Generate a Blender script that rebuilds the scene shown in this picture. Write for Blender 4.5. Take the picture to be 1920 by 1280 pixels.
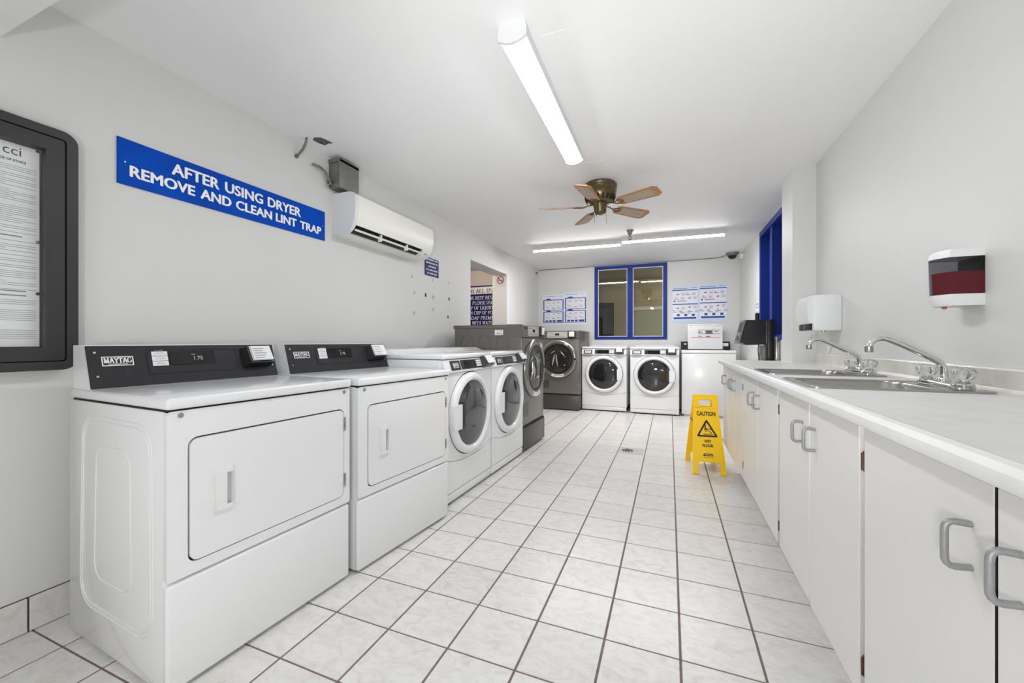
import bpy, bmesh, math, random
from mathutils import Vector, Matrix
PI = math.pi
random.seed(7)
S = bpy.context.scene
C = S.collection
for o in list(bpy.data.objects): bpy.data.objects.remove(o)

# ------------------------------------------------------------------ camera, world, exposure
CH = 1.075
cam_d = bpy.data.cameras.new('camera'); cam = bpy.data.objects.new('camera', cam_d); C.objects.link(cam)
cam_d.sensor_width = 36.0; cam_d.lens = 744.5/1920*36; cam_d.clip_start = 0.02
cam_d.shift_y = -0.6/1920
cam.location = (0, 0, CH); cam.rotation_euler = (PI/2, 0, math.radians(21.63))
S.camera = cam
w = bpy.data.worlds.new('world'); S.world = w; w.use_nodes = True
w.node_tree.nodes['Background'].inputs[0].default_value = (0.6, 0.65, 0.7, 1)
w.node_tree.nodes['Background'].inputs[1].default_value = 0.3
vs = S.view_settings
vs.view_transform = 'Standard'; vs.look = 'None'; vs.gamma = 1; vs.use_curve_mapping = False
vs.exposure = 0.03
S.cycles.use_denoising = True
S.cycles.max_bounces = 10; S.cycles.diffuse_bounces = 6; S.cycles.glossy_bounces = 5
S.cycles.transmission_bounces = 8; S.cycles.sample_clamp_indirect = 6
S.cycles.caustics_reflective = False; S.cycles.caustics_refractive = False
E_LAMP = 42.0        # emission of the ceiling lamps' lenses
E_LAMP2 = 90.0
E_FLASH = 36.0       # the photographer's flash (W), behind the camera
def point(name, loc, energy, r=0.1, col=(1, 1, 1)):
    l = bpy.data.lights.new(name, 'POINT'); l.energy = energy; l.shadow_soft_size = r; l.color = col
    o = bpy.data.objects.new(name, l); o.location = loc; C.objects.link(o); return o
point('photo_flash', (-0.2, -0.6, 0.95), E_FLASH, 0.07)
sp = bpy.data.lights.new('ceiling_fill_spot', 'SPOT'); sp.energy = 125.0; sp.spot_size = math.radians(88); sp.spot_blend = 1.0; sp.shadow_soft_size = .06; sp.color = (.97, .985, 1)  # unseen spot added near the camera to brighten the ceiling
so = bpy.data.objects.new('ceiling_fill_spot', sp); C.objects.link(so); so.location = (-.1, -.2, 1.0)
so.rotation_euler = Vector((-.2, 2.8, 1.0)).to_track_quat('-Z', 'Y').to_euler()
point('side_room_fill', (-3.3, 4.6, 2.2), 34.0, 0.1, (1, .92, .84))  # unseen light added to brighten the side room
point('hall_fill', (0.9, 8.0, 2.3), 30.0, 0.1, (1, .9, .7))  # unseen light added so the hall shows through the window

# ------------------------------------------------------------------ helpers
def lin(c):
    return tuple(((v/255)/12.92 if v/255 <= .04045 else ((v/255+.055)/1.055)**2.4) for v in c)
MATS = {}
def mat(name, rgb, rough=.5, metal=0., noise=0., nscale=8., bump=0., bscale=60., coat=0., emit=0., trans=0., ior=1.5, spec=.5, rand=0., stretch=None):
    if name in MATS: return MATS[name]
    m = bpy.data.materials.new(name); m.use_nodes = True; nt = m.node_tree; N = nt.nodes; L = nt.links
    b = N['Principled BSDF']; c = lin(rgb)
    b.inputs['Base Color'].default_value = (*c, 1); b.inputs['Roughness'].default_value = rough
    b.inputs['Metallic'].default_value = metal; b.inputs['IOR'].default_value = ior
    b.inputs['Coat Weight'].default_value = coat; b.inputs['Coat Roughness'].default_value = .08
    b.inputs['Specular IOR Level'].default_value = spec
    b.inputs['Transmission Weight'].default_value = trans
    if emit:
        b.inputs['Emission Color'].default_value = (*c, 1); b.inputs['Emission Strength'].default_value = emit
    tc = N.new('ShaderNodeTexCoord'); src = tc.outputs['Object']
    if stretch:
        mp = N.new('ShaderNodeMapping'); mp.inputs['Scale'].default_value = stretch; L.new(src, mp.inputs['Vector']); src = mp.outputs['Vector']
    n = N.new('ShaderNodeTexNoise'); n.inputs['Scale'].default_value = nscale; n.inputs['Detail'].default_value = 4; L.new(src, n.inputs['Vector'])
    if noise:
        r = N.new('ShaderNodeMapRange'); r.inputs['From Min'].default_value = .3; r.inputs['From Max'].default_value = .7
        r.inputs['To Min'].default_value = 1-noise; r.inputs['To Max'].default_value = 1+noise*.5
        L.new(n.outputs['Fac'], r.inputs['Value'])
        mx = N.new('ShaderNodeVectorMath'); mx.operation = 'SCALE'; mx.inputs[0].default_value = c
        val = r.outputs['Result']
        if rand:
            oi = N.new('ShaderNodeObjectInfo'); rr = N.new('ShaderNodeMapRange')
            rr.inputs['To Min'].default_value = 1-rand; rr.inputs['To Max'].default_value = 1+rand*.5
            L.new(oi.outputs['Random'], rr.inputs['Value'])
            ml = N.new('ShaderNodeMath'); ml.operation = 'MULTIPLY'; L.new(val, ml.inputs[0]); L.new(rr.outputs['Result'], ml.inputs[1]); val = ml.outputs[0]
        L.new(val, mx.inputs['Scale']); L.new(mx.outputs['Vector'], b.inputs['Base Color'])
    else:
        rr = N.new('ShaderNodeMapRange'); rr.inputs['To Min'].default_value = max(0, rough-.04); rr.inputs['To Max'].default_value = min(1, rough+.04)
        L.new(n.outputs['Fac'], rr.inputs['Value']); L.new(rr.outputs['Result'], b.inputs['Roughness'])
    if bump:
        n2 = N.new('ShaderNodeTexNoise'); n2.inputs['Scale'].default_value = bscale; n2.inputs['Detail'].default_value = 3; L.new(src, n2.inputs['Vector'])
        bp = N.new('ShaderNodeBump'); bp.inputs['Strength'].default_value = bump; bp.inputs['Distance'].default_value = .004
        L.new(n2.outputs['Fac'], bp.inputs['Height']); L.new(bp.outputs['Normal'], b.inputs['Normal'])
    MATS[name] = m; return m

M_WALL = mat('wall_paint', (214, 214, 212), .55, noise=.02, nscale=1.5, bump=.08, bscale=120)
M_CEIL = mat('ceiling_paint', (240, 240, 240), .6, noise=.015, nscale=2, bump=.08, bscale=90)
M_WHITE = mat('white_enamel', (226, 227, 228), .22, coat=.4)
M_WHITE2 = mat('white_plastic', (224, 225, 225), .35)
M_CREAM = mat('cream_plastic', (236, 235, 228), .35)
M_LABEL = mat('label_paper', (226, 226, 226), .6)
M_PRINT = mat('print_black', (30, 30, 32), .6)
M_GREYPRINT = mat('print_grey', (120, 120, 125), .7)
M_CHAR = mat('charcoal_panel', (36, 36, 38), .55, spec=.3, bump=.25, bscale=400)
M_BLACK = mat('black_plastic', (16, 16, 17), .35)
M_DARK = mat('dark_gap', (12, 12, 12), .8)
M_SCREEN = mat('black_display', (10, 10, 12), .08)
M_DIGIT = mat('display_digits', (150, 158, 160), .5, emit=.6)
M_SIGNW = mat('sign_white_letter', (245, 245, 245), .5)
M_SIGNB = mat('sign_blue', (0, 74, 184), .6, spec=.1, noise=.16, nscale=5)
M_NAVY = mat('sign_navy', (14, 30, 96), .5, spec=.15)
M_NAVY2 = mat('print_navy', (38, 60, 150), .5)
M_FRAMEB = mat('window_blue_paint', (18, 46, 134), .45, spec=.25, noise=.08, nscale=6)
M_CHROME = mat('chrome', (215, 215, 215), .07, metal=1)
M_STEEL = mat('brushed_steel', (170, 168, 164), .24, metal=1, noise=.06, nscale=30, stretch=(1, 12, 1))
M_DGREY = mat('graphite_metal', (118, 114, 110), .32, metal=.55, noise=.05, nscale=20)
M_DGREY2 = mat('graphite_pedestal', (84, 82, 80), .35, metal=.5, noise=.05, nscale=20)
M_SILV = mat('silver_panel', (190, 188, 182), .4, metal=.3)
M_GLASSD = mat('dark_door_glass', (26, 26, 28), .05, ior=1.7)
M_GLASSM = mat('tinted_mirror_glass', (92, 92, 94), .06, metal=.55, ior=1.7)
def thin_glass(name, rgb, ior=1.5, rough=.0):
    m = bpy.data.materials.new(name); m.use_nodes = True; nt = m.node_tree; N = nt.nodes; L = nt.links; N.remove(N['Principled BSDF'])
    t = N.new('ShaderNodeBsdfTransparent'); t.inputs[0].default_value = (*lin(rgb), 1)
    g = N.new('ShaderNodeBsdfGlossy'); g.inputs['Roughness'].default_value = rough; ge = N.new('ShaderNodeNewGeometry'); dt = N.new('ShaderNodeVectorMath'); dt.operation = 'DOT_PRODUCT'
    L.new(ge.outputs['Normal'], dt.inputs[0]); L.new(ge.outputs['Incoming'], dt.inputs[1])
    prev = dt.outputs['Value']; r0 = ((ior-1)/(ior+1))**2         # Schlick reflectance, alike from both sides of the pane
    for op, k in (('ABSOLUTE', None), ('SUBTRACT', 1.0), ('POWER', 5.0), ('MULTIPLY', 1-r0), ('ADD', r0)):
        q = N.new('ShaderNodeMath'); q.operation = op
        if op == 'SUBTRACT': q.inputs[0].default_value = 1.0; L.new(prev, q.inputs[1])
        else:
            L.new(prev, q.inputs[0])
            if k is not None: q.inputs[1].default_value = k
        prev = q.outputs[0]
    mx = N.new('ShaderNodeMixShader'); L.new(prev, mx.inputs[0]); L.new(t.outputs[0], mx.inputs[1]); L.new(g.outputs[0], mx.inputs[2]); L.new(mx.outputs[0], N['Material Output'].inputs['Surface'])
    return m
M_GLASS = thin_glass('clear_glass', (255, 255, 255))
M_ACRYL = mat('acrylic_clear', (245, 245, 245), .04, trans=.92, ior=1.49)
M_COUNTER = mat('counter_laminate', (222, 222, 220), .4, noise=.05, nscale=14)
M_SPLASH = mat('splash_laminate', (214, 211, 204), .32, noise=.12, nscale=12)
M_CAB = mat('cabinet_paint', (218, 217, 214), .3, bump=.06, bscale=90)
M_HANDLE = mat('handle_grey', (152, 153, 155), .45, metal=.4, noise=.1, nscale=160)
M_HINGE = mat('rusty_hinge', (98, 66, 46), .5, metal=.6, noise=.5, nscale=90)
M_GROUT = mat('grout_brown', (120, 105, 102), .85, noise=.2, nscale=25)
M_GROUTR = mat('grout_maroon', (84, 58, 62), .8, noise=.2, nscale=25)
M_YEL = mat('caution_yellow', (255, 206, 12), .38)
M_BRONZE = mat('antique_bronze', (112, 100, 74), .3, metal=.9, noise=.25, nscale=30)
M_OAK = mat('oak_blade', (176, 124, 72), .4, noise=.3, nscale=10, stretch=(2, 16, 2))
M_CANE = mat('cane_inset', (176, 160, 142), .6, noise=.35, nscale=90)
M_GALV = mat('grey_box_metal', (126, 126, 124), .42, metal=.5, noise=.1, nscale=20)
M_BOARD = mat('board_frame_black', (44, 44, 46), .42, bump=.15, bscale=300)
M_PAPER = mat('paper', (232, 233, 234), .6)
M_RED = mat('soap_red', (188, 36, 58), .15)
M_SMOKE = thin_glass('smoked_plastic', (176, 178, 182), 1.4, .05)
M_TAN = mat('side_room_paint', (206, 196, 188), .6)
M_HALL = mat('hall_paint', (176, 168, 136), .6)
M_LAMP = mat('lamp_lens', (248, 251, 255), .4, emit=E_LAMP)
M_LAMP2 = mat('lamp_lens_far', (253, 253, 253), .4, emit=E_LAMP2)
M_SCAR = mat('bare_plaster', (96, 95, 92), .9, noise=.6, nscale=40)
M_REDP = mat('print_red', (170, 92, 84), .6)
M_ORANGE = mat('print_orange', (224, 104, 50), .6)
M_GREEN = mat('print_green', (50, 110, 70), .6)
M_LBLUE = mat('paper_pale_blue', (196, 216, 240), .5)
M_SHEET = mat('poster_white', (226, 228, 238), .5)
M_CHIP = mat('torn_paint', (196, 178, 146), .8)

def tile_mat():
    m = bpy.data.materials.new('floor_tile_glaze'); m.use_nodes = True; nt = m.node_tree; N = nt.nodes; L = nt.links
    b = N['Principled BSDF']; tc = N.new('ShaderNodeTexCoord'); oi = N.new('ShaderNodeObjectInfo')
    geo = N.new('ShaderNodeNewGeometry')
    ad = N.new('ShaderNodeVectorMath'); ad.operation = 'ADD'; L.new(geo.outputs['Position'], ad.inputs[0])
    sc = N.new('ShaderNodeVectorMath'); sc.operation = 'SCALE'; sc.inputs[0].default_value = (3, 5, 0); L.new(oi.outputs['Random'], sc.inputs['Scale'])
    L.new(sc.outputs['Vector'], ad.inputs[1])
    n = N.new('ShaderNodeTexNoise'); n.inputs['Scale'].default_value = 13; n.inputs['Detail'].default_value = 9; n.inputs['Roughness'].default_value = .68; n.inputs['Distortion'].default_value = 1.2
    mp = N.new('ShaderNodeMapping'); mp.inputs['Scale'].default_value = (1, 1.6, 1); L.new(ad.outputs['Vector'], mp.inputs['Vector']); L.new(mp.outputs['Vector'], n.inputs['Vector'])
    cr = N.new('ShaderNodeValToRGB'); e = cr.color_ramp.elements
    e[0].position = .28; e[0].color = (*lin((198, 193, 189)), 1); e[1].position = .56; e[1].color = (*lin((220, 219, 217)), 1)
    x = cr.color_ramp.elements.new(.42); x.color = (*lin((212, 208, 205)), 1)
    L.new(n.outputs['Fac'], cr.inputs['Fac'])
    rr = N.new('ShaderNodeMapRange'); rr.inputs['To Min'].default_value = .95; rr.inputs['To Max'].default_value = 1.02; L.new(oi.outputs['Random'], rr.inputs['Value'])
    v = N.new('ShaderNodeVectorMath'); v.operation = 'SCALE'; L.new(cr.outputs['Color'], v.inputs[0]); L.new(rr.outputs['Result'], v.inputs['Scale'])
    L.new(v.outputs['Vector'], b.inputs['Base Color']); b.inputs['Roughness'].default_value = .3
    bp = N.new('ShaderNodeBump'); bp.inputs['Strength'].default_value = .12; bp.inputs['Distance'].default_value = .003; L.new(n.outputs['Fac'], bp.inputs['Height']); L.new(bp.outputs['Normal'], b.inputs['Normal'])
    return m
M_TILE = tile_mat()

class MB:
    """collects shapes in one bmesh"""
    def __init__(s): s.bm = bmesh.new()
    def _merge(s, b):
        me = bpy.data.meshes.new('t'); b.to_mesh(me); b.free(); s.bm.from_mesh(me); bpy.data.meshes.remove(me)
    def box(s, x0, x1, y0, y1, z0, z1, bev=0., seg=2, only=None):
        b = bmesh.new(); bmesh.ops.create_cube(b, size=1)
        for v in b.verts: v.co = Vector(((x0+x1)/2+v.co.x*(x1-x0), (y0+y1)/2+v.co.y*(y1-y0), (z0+z1)/2+v.co.z*(z1-z0)))
        if bev:
            ed = b.edges[:]
            if only == 'z': ed = [e for e in ed if abs(e.verts[0].co.z-e.verts[1].co.z) > 1e-6]
            if only == 'zf': ed = [e for e in ed if abs(e.verts[0].co.z-e.verts[1].co.z) > 1e-6 and e.verts[0].co.y < (y0+y1)/2]
            bmesh.ops.bevel(b, geom=ed, offset=bev, segments=seg, affect='EDGES', profile=.5, clamp_overlap=True)
        s._merge(b); return s
    def prism(s, poly, axis, a0, a1):
        """poly: 2D points; axis 'x' -> (y,z), 'y' -> (x,z), 'z' -> (x,y)"""
        f = {'x': lambda p, a: (a, p[0], p[1]), 'y': lambda p, a: (p[0], a, p[1]), 'z': lambda p, a: (p[0], p[1], a)}[axis]
        b = bmesh.new(); v0 = [b.verts.new(f(p, a0)) for p in poly]; v1 = [b.verts.new(f(p, a1)) for p in poly]
        n = len(poly); b.faces.new(v0); b.faces.new(v1[::-1])
        for i in range(n): b.faces.new((v0[i], v1[i], v1[(i+1) % n], v0[(i+1) % n]))
        bmesh.ops.recalc_face_normals(b, faces=b.faces[:]); s._merge(b); return s
    def tube(s, pts, r, n=10, closed=False, cap=True):
        pts = [Vector(p) for p in pts]; b = bmesh.new(); rings = []; m = len(pts)
        rs = r if isinstance(r, (list, tuple)) else [r]*m
        up = None
        for i, p in enumerate(pts):
            a = pts[(i-1) % m] if (closed or i > 0) else p; c = pts[(i+1) % m] if (closed or i < m-1) else p
            t = (c-a).normalized()
            if up is None: up = Vector((0, 0, 1)) if abs(t.z) < .9 else Vector((1, 0, 0))
            sd = t.cross(up).normalized(); up = sd.cross(t).normalized()
            rings.append([b.verts.new(p+sd*math.cos(2*PI*k/n)*rs[i]+up*math.sin(2*PI*k/n)*rs[i]) for k in range(n)])
        for i in range(m if closed else m-1):
            A, B = rings[i], rings[(i+1) % m]
            for k in range(n): b.faces.new((A[k], A[(k+1) % n], B[(k+1) % n], B[k]))
        if cap and not closed: b.faces.new(rings[0][::-1]); b.faces.new(rings[-1])
        bmesh.ops.recalc_face_normals(b, faces=b.faces[:]); s._merge(b); return s
    def lathe(s, prof, c, axis='z', n=40, ex=1., ez=1.):
        """prof: (radius, offset along axis)"""
        b = bmesh.new(); rings = []
        def P(r, h, k):
            a = 2*PI*k/n; u, v = r*math.cos(a)*ex, r*math.sin(a)*ez
            q = {'z': (u, v, h), 'y': (u, h, v), 'x': (h, u, v)}[axis]; return Vector(c)+Vector(q)
        for r, h in prof:
            rings.append([b.verts.new(P(r, h, k)) for k in range(n)] if r > 1e-6 else [b.verts.new(P(0, h, 0))])
        for A, B in zip(rings, rings[1:]):
            for k in range(n):
                q = (k+1) % n
                if len(A) > 1 and len(B) > 1: b.faces.new((A[k], A[q], B[q], B[k]))
                elif len(B) > 1: b.faces.new((A[0], B[q], B[k]))
                elif len(A) > 1: b.faces.new((A[k], A[q], B[0]))
        bmesh.ops.recalc_face_normals(b, faces=b.faces[:]); s._merge(b); return s
    def plate(s, loops, o, u, v, t):
        """flat plate from 2D loops (the first the outline, the rest holes), extruded by t along u x v"""
        o, u, v = Vector(o), Vector(u).normalized(), Vector(v).normalized(); n = u.cross(v)
        b = bmesh.new(); ed = []
        for lp in loops:
            vs_ = [b.verts.new(o+u*p[0]+v*p[1]) for p in lp]
            ed += [b.edges.new((vs_[i], vs_[(i+1) % len(vs_)])) for i in range(len(vs_))]
        if len(loops) == 1: b.faces.new(b.verts[:])
        else: bmesh.ops.triangle_fill(b, use_beauty=True, use_dissolve=False, edges=ed, normal=n)
        r = bmesh.ops.extrude_face_region(b, geom=b.faces[:])
        bmesh.ops.translate(b, vec=n*t, verts=[g for g in r['geom'] if isinstance(g, bmesh.types.BMVert)])
        bmesh.ops.recalc_face_normals(b, faces=b.faces[:]); s._merge(b); return s
    def rects(s, rs, o, u, v, t=.0006):
        for x0, x1, y0, y1 in rs: s.plate([[(x0, y0), (x1, y0), (x1, y1), (x0, y1)]], o, u, v, t)
        return s
    def loft(s, rings, close=True, cap0=False, cap1=False):
        b = bmesh.new(); R = [[b.verts.new(p) for p in r] for r in rings]; n = len(R[0])
        for A, B in zip(R, R[1:]):
            for k in range(n): b.faces.new((A[k], A[(k+1) % n], B[(k+1) % n], B[k]))
        if cap0: b.faces.new(R[0])
        if cap1: b.faces.new(R[-1])
        bmesh.ops.recalc_face_normals(b, faces=b.faces[:]); s._merge(b); return s
    def obj(s, name, m, parent=None, smooth=35, stuff=False):
        me = bpy.data.meshes.new(name); s.bm.to_mesh(me); s.bm.free()
        me.materials.append(m)
        if smooth:
            me.polygons.foreach_set('use_smooth', [True]*len(me.polygons)); me.set_sharp_from_angle(angle=math.radians(smooth))
        o = bpy.data.objects.new(name, me); C.objects.link(o)
        if parent: o.parent = parent
        if stuff: o['kind'] = 'stuff'
        return o
def rrect(x0, x1, y0, y1, r, n=5):
    out = []
    for cx, cy, a in ((x1-r, y1-r, 0), (x0+r, y1-r, PI/2), (x0+r, y0+r, PI), (x1-r, y0+r, 1.5*PI)):
        for k in range(n+1): out.append((cx+r*math.cos(a+PI/2*k/n), cy+r*math.sin(a+PI/2*k/n)))
    return out
def circ(cx, cy, r, n=32): return [(cx+r*math.cos(2*PI*k/n), cy+r*math.sin(2*PI*k/n)) for k in range(n)]
def tag(o, label=None, cat=None, group=None, kind=None):
    if label: o['label'] = label
    if cat: o['category'] = cat
    if group: o['group'] = group
    if kind: o['kind'] = kind
    return o
def thing(name, label, cat, loc=(0, 0, 0), rotz=0., group=None):
    o = bpy.data.objects.new(name, None); C.objects.link(o); o.location = loc; o.rotation_euler = (0, 0, rotz); o.empty_display_size = .1
    return tag(o, label, cat, group)
def dup(root, loc, rotz, label, name=None):
    kids = {}
    for x in bpy.data.objects:
        if x.parent: kids.setdefault(x.parent.name, []).append(x)
    def cp(x, par):
        c = x.copy(); C.objects.link(c)
        if par: c.parent = par
        for k in kids.get(x.name, []): cp(k, c)
        return c
    r = cp(root, None); r.location = loc; r.rotation_euler = (0, 0, rotz); r['label'] = label
    return r
def text_pts(body, bold=0.):
    cu = bpy.data.curves.new('t', 'FONT'); cu.body = body; cu.size = 1; cu.offset = bold; cu.resolution_u = 3
    o = bpy.data.objects.new('t', cu); C.objects.link(o)
    dg = bpy.context.evaluated_depsgraph_get(); me = bpy.data.meshes.new_from_object(o.evaluated_get(dg))
    vs_ = [v.co.copy() for v in me.vertices]; fs = [tuple(p.vertices) for p in me.polygons]
    bpy.data.objects.remove(o); bpy.data.curves.remove(cu); bpy.data.meshes.remove(me); return vs_, fs
def text(mb, body, box, o, u, v, bold=0., lift=.001):
    """flat lettering fitted to box (x0,x1,y0,y1) of the plane o,u,v"""
    vs_, fs = text_pts(body, bold); o, u, v = Vector(o), Vector(u).normalized(), Vector(v).normalized(); n = u.cross(v)
    a, b_ = min(p.x for p in vs_), max(p.x for p in vs_); c, d = min(p.y for p in vs_), max(p.y for p in vs_)
    x0, x1, y0, y1 = box
    nv = [mb.bm.verts.new(o+u*(x0+(p.x-a)/(b_-a)*(x1-x0))+v*(y0+(p.y-c)/(d-c)*(y1-y0))+n*lift) for p in vs_]
    for f in fs:
        try: mb.bm.faces.new([nv[i] for i in f])
        except ValueError: pass
    return mb
# a small serif alphabet of strokes, unit height
def arc(cx, cy, rx, ry, a0, a1, n=10): return [(cx+rx*math.cos(math.radians(a0+(a1-a0)*k/n)), cy+ry*math.sin(math.radians(a0+(a1-a0)*k/n))) for k in range(n+1)]
ST = lambda x: [(x, .03), (x, .97)]
GL = {
 'F': (.72, [ST(.2), [(.2, .97), (.68, .97), (.68, .8)], [(.2, .52), (.52, .52)]], [(.2, 0)]),
 'O': (.95, [arc(.46, .5, .37, .47, 0, 360, 20)], []), 'Q': (.95, [arc(.46, .5, .37, .47, 0, 360, 20), [(.5, .15), (.85, -.12)]], []),
 'R': (.86, [ST(.2), [(.2, .97)]+arc(.45, .75, .24, .22, 90, -90)+[(.2, .53)], [(.45, .53), (.8, .03)]], [(.2, 0), (.8, 0)]),
 'A': (.88, [[(.12, .03), (.44, .97)], [(.44, .97), (.76, .03)], [(.24, .35), (.64, .35)]], [(.12, 0), (.76, 0)]),
 'L': (.74, [ST(.2), [(.2, .03), (.68, .03), (.68, .2)]], [(.2, 1)]),
 'U': (.92, [[(.2, .97), (.2, .3)]+arc(.45, .3, .25, .27, 180, 360)+[(.7, .97)]], [(.2, 1), (.7, 1)]),
 'S': (.66, [arc(.34, .74, .23, .23, 40, 270)+arc(.34, .27, .24, .24, 90, -140)], []),
 'E': (.76, [ST(.2), [(.2, .97), (.66, .97), (.66, .8)], [(.2, .52), (.52, .52)], [(.2, .03), (.7, .03), (.7, .2)]], []),
 'B': (.8, [ST(.2), [(.2, .97)]+arc(.42, .75, .22, .22, 90, -90)+[(.2, .53)], [(.42, .53)]+arc(.45, .28, .25, .25, 90, -90)+[(.2, .03)]], []),
 'T': (.78, [ST(.38), [(.06, .8), (.06, .97), (.7, .97), (.7, .8)]], [(.38, 0)]),
 'P': (.76, [ST(.2), [(.2, .97)]+arc(.42, .73, .25, .24, 90, -90)+[(.2, .49)]], [(.2, 0)]),
 'I': (.42, [ST(.2)], [(.2, 0), (.2, 1)]), 'D': (.9, [ST(.2), [(.2, .97)]+arc(.4, .5, .36, .47, 90, -90)+[(.2, .03)]], []),
 'C': (.84, [arc(.46, .5, .37, .47, 45, 315, 16)], []), 'G': (.9, [arc(.46, .5, .37, .47, 45, 330, 16)+[(.78, .45)], [(.6, .45), (.88, .45)]], []),
 'M': (1.08, [ST(.2), [(.2, .97), (.53, .05)], [(.53, .05), (.86, .97)], ST(.86)], [(.2, 0), (.86, 0), (.2, 1), (.86, 1)]),
 'W': (1.1, [[(.1, .97), (.32, .03)], [(.32, .03), (.54, .97)], [(.54, .97), (.76, .03)], [(.76, .03), (.98, .97)]], [(.1, 1), (.98, 1)]),
 'H': (.92, [ST(.2), ST(.7), [(.2, .52), (.7, .52)]], [(.2, 0), (.7, 0), (.2, 1), (.7, 1)]),
 'Y': (.84, [[(.08, .97), (.42, .48)], [(.42, .48), (.76, .97)], [(.42, .48), (.42, .03)]], [(.42, 0), (.08, 1), (.76, 1)]),
 'X': (.84, [[(.1, .97), (.74, .03)], [(.1, .03), (.74, .97)]], [(.1, 0), (.74, 0), (.1, 1), (.74, 1)]),
 'Z': (.76, [[(.12, .8), (.12, .97), (.66, .97), (.1, .03), (.7, .03), (.7, .2)]], []),
 '1': (.5, [ST(.26), [(.1, .8), (.26, .97)]], [(.26, 0)]), '/': (.4, [[(.02, 0), (.36, 1)]], []),
 '4': (.7, [[(.5, .03), (.5, .97), (.08, .3), (.64, .3)]], [(.5, 0)]),
 '2': (.66, [arc(.33, .72, .24, .25, 160, -30)+[(.08, .03), (.62, .03)]], []), '.': (.3, [[(.12, .0), (.12, .12)]], []), ' ': (.4, [], []),
}
def serif(mb, body, box, o, u, v, wt=.13, lift=.001, clip=None):
    o, u, v = Vector(o), Vector(u).normalized(), Vector(v).normalized(); n = u.cross(v); tot = sum(GL[c][0] for c in body)
    x0, x1, y0, y1 = box; sx = (x1-x0)/tot; sy = y1-y0; cx = 0
    def quad(ps):
        q = [(x0+(cx+p[0])*sx, y0+p[1]*sy) for p in ps]
        if clip:
            q = [(min(max(p[0], clip[0]), clip[1]), p[1]) for p in q]
            if max(p[0] for p in q)-min(p[0] for p in q) < 1e-5: return
        mb.bm.faces.new([mb.bm.verts.new(o+u*p[0]+v*p[1]+n*lift) for p in q])
    for c in body:
        adv, strokes, serifs = GL[c]
        for st in strokes:
            for a, b in zip(st, st[1:]):
                dx, dy = b[0]-a[0], b[1]-a[1]; l = math.hypot(dx, dy) or 1
                th = (.05+wt*abs(dy)/l)/2; px, py = -dy/l*th, dx/l*th; ex, ey = dx/l*.01, dy/l*.01
                quad([(a[0]-px-ex, a[1]-py-ey), (a[0]+px-ex, a[1]+py-ey), (b[0]+px+ex, b[1]+py+ey), (b[0]-px+ex, b[1]-py+ey)])
        for x, y in serifs:
            y_ = 0 if y == 0 else .94
            quad([(x-.16, y_), (x-.16, y_+.06), (x+.16, y_+.06), (x+.16, y_)])
        cx += adv
    return mb
UF, VF = (1, 0, 0), (0, 0, 1)       # a machine's front (faces local -y)
UL = (0, 1, 0)                      # the left wall (faces +x)

# ------------------------------------------------------------------ the room
XL, XR, YB, YF, ZC = -2.21, .991, 6.86, -3.2, 2.36
def struct(mb, name, m, label, smooth=0):
    o = mb.obj(name, m, None, smooth); return tag(o, label, None, None, 'structure')
floor = struct(MB().box(XL-2.6, XR+.1, YF, YB+2.5, -.1, -.0022), 'floor', M_GROUT, 'floor of square cream tiles with dark brown grout')
TX, TY, X0, Y0 = .2528, .2465, -1.229, 1.210
tb = MB().box(-TX/2+.0040, TX/2-.0040, -TY/2+.0032, TY/2-.0032, -.006, 0, .0012, 1)
proto = tb.obj('tile', M_TILE, floor, 0); tile_me = proto.data
cells = []
for i in range(-4, 9):
    for j in range(-18, 22):
        x, y = X0+(i+.5)*TX, Y0+(j+.5)*TY
        if x-TX/2 > .57 or x < XL+.02 and x+TX/2 < XL+.05: continue
        vis = (.3 < y < 6.3) and ((x > -1.46) or (y < 1.0) or (y > 4.15 and x > -2.0)) and (y > .9-.45*(x < -.4) - .1)
        cells.append((not vis, math.hypot(x, y), x, y))
cells.sort()
first = True
rest = MB()
for k, (nv, d, x, y) in enumerate(cells):
    if k < 298:
        o = proto if first else bpy.data.objects.new('tile', tile_me)
        if not first: C.objects.link(o); o.parent = floor
        first = False; o.location = (x, y, 0)
    else:
        rest.box(x-TX/2+.0040, x+TX/2-.0040, y-TY/2+.0032, y+TY/2-.0032, -.006, 0)
o = rest.obj('tile_field', M_TILE, floor, 0, stuff=True)

OY0, OY1, OZ = 4.228, 5.368, 2.05    # opening in the left wall
TH = .23
wl = MB().box(XL-TH, XL, YF, OY0, 0, ZC).box(XL-TH, XL, OY1, YB+.12, 0, ZC).box(XL-TH, XL, OY0, OY1, OZ, ZC)
wall_left = struct(wl, 'wall_left', M_WALL, 'long off-white left wall with a doorway behind the grey washer')
chips = [(772, 518), (777, 549), (798, 553), (811, 525), (812, 557), (776, 587), (812, 580), (841, 530), (842, 560), (840, 594)]
def left_wall_pt(px, py):
    a = math.radians(21.63); r = (px-960)/744.5; u = -(py-639.4)/744.5
    vx, vy = r*math.cos(a)-math.sin(a), r*math.sin(a)+math.cos(a); t = XL/vx; return vy*t, CH+u*t
for i, (px, py) in enumerate(chips):
    y, z = left_wall_pt(px, py); h = random.uniform(.012, .03); wd = random.uniform(.012, .02)
    pts = [(wd*math.cos(a)*random.uniform(.7, 1.2), h*math.sin(a)*random.uniform(.7, 1.2)) for a in [k*PI/4 for k in range(8)]]
    MB().plate([pts], (XL, y, z), UL, VF, .0012).obj('paint_chip', M_CHIP if i not in (2, 8, 9) else M_PRINT, wall_left, 0)

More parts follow.
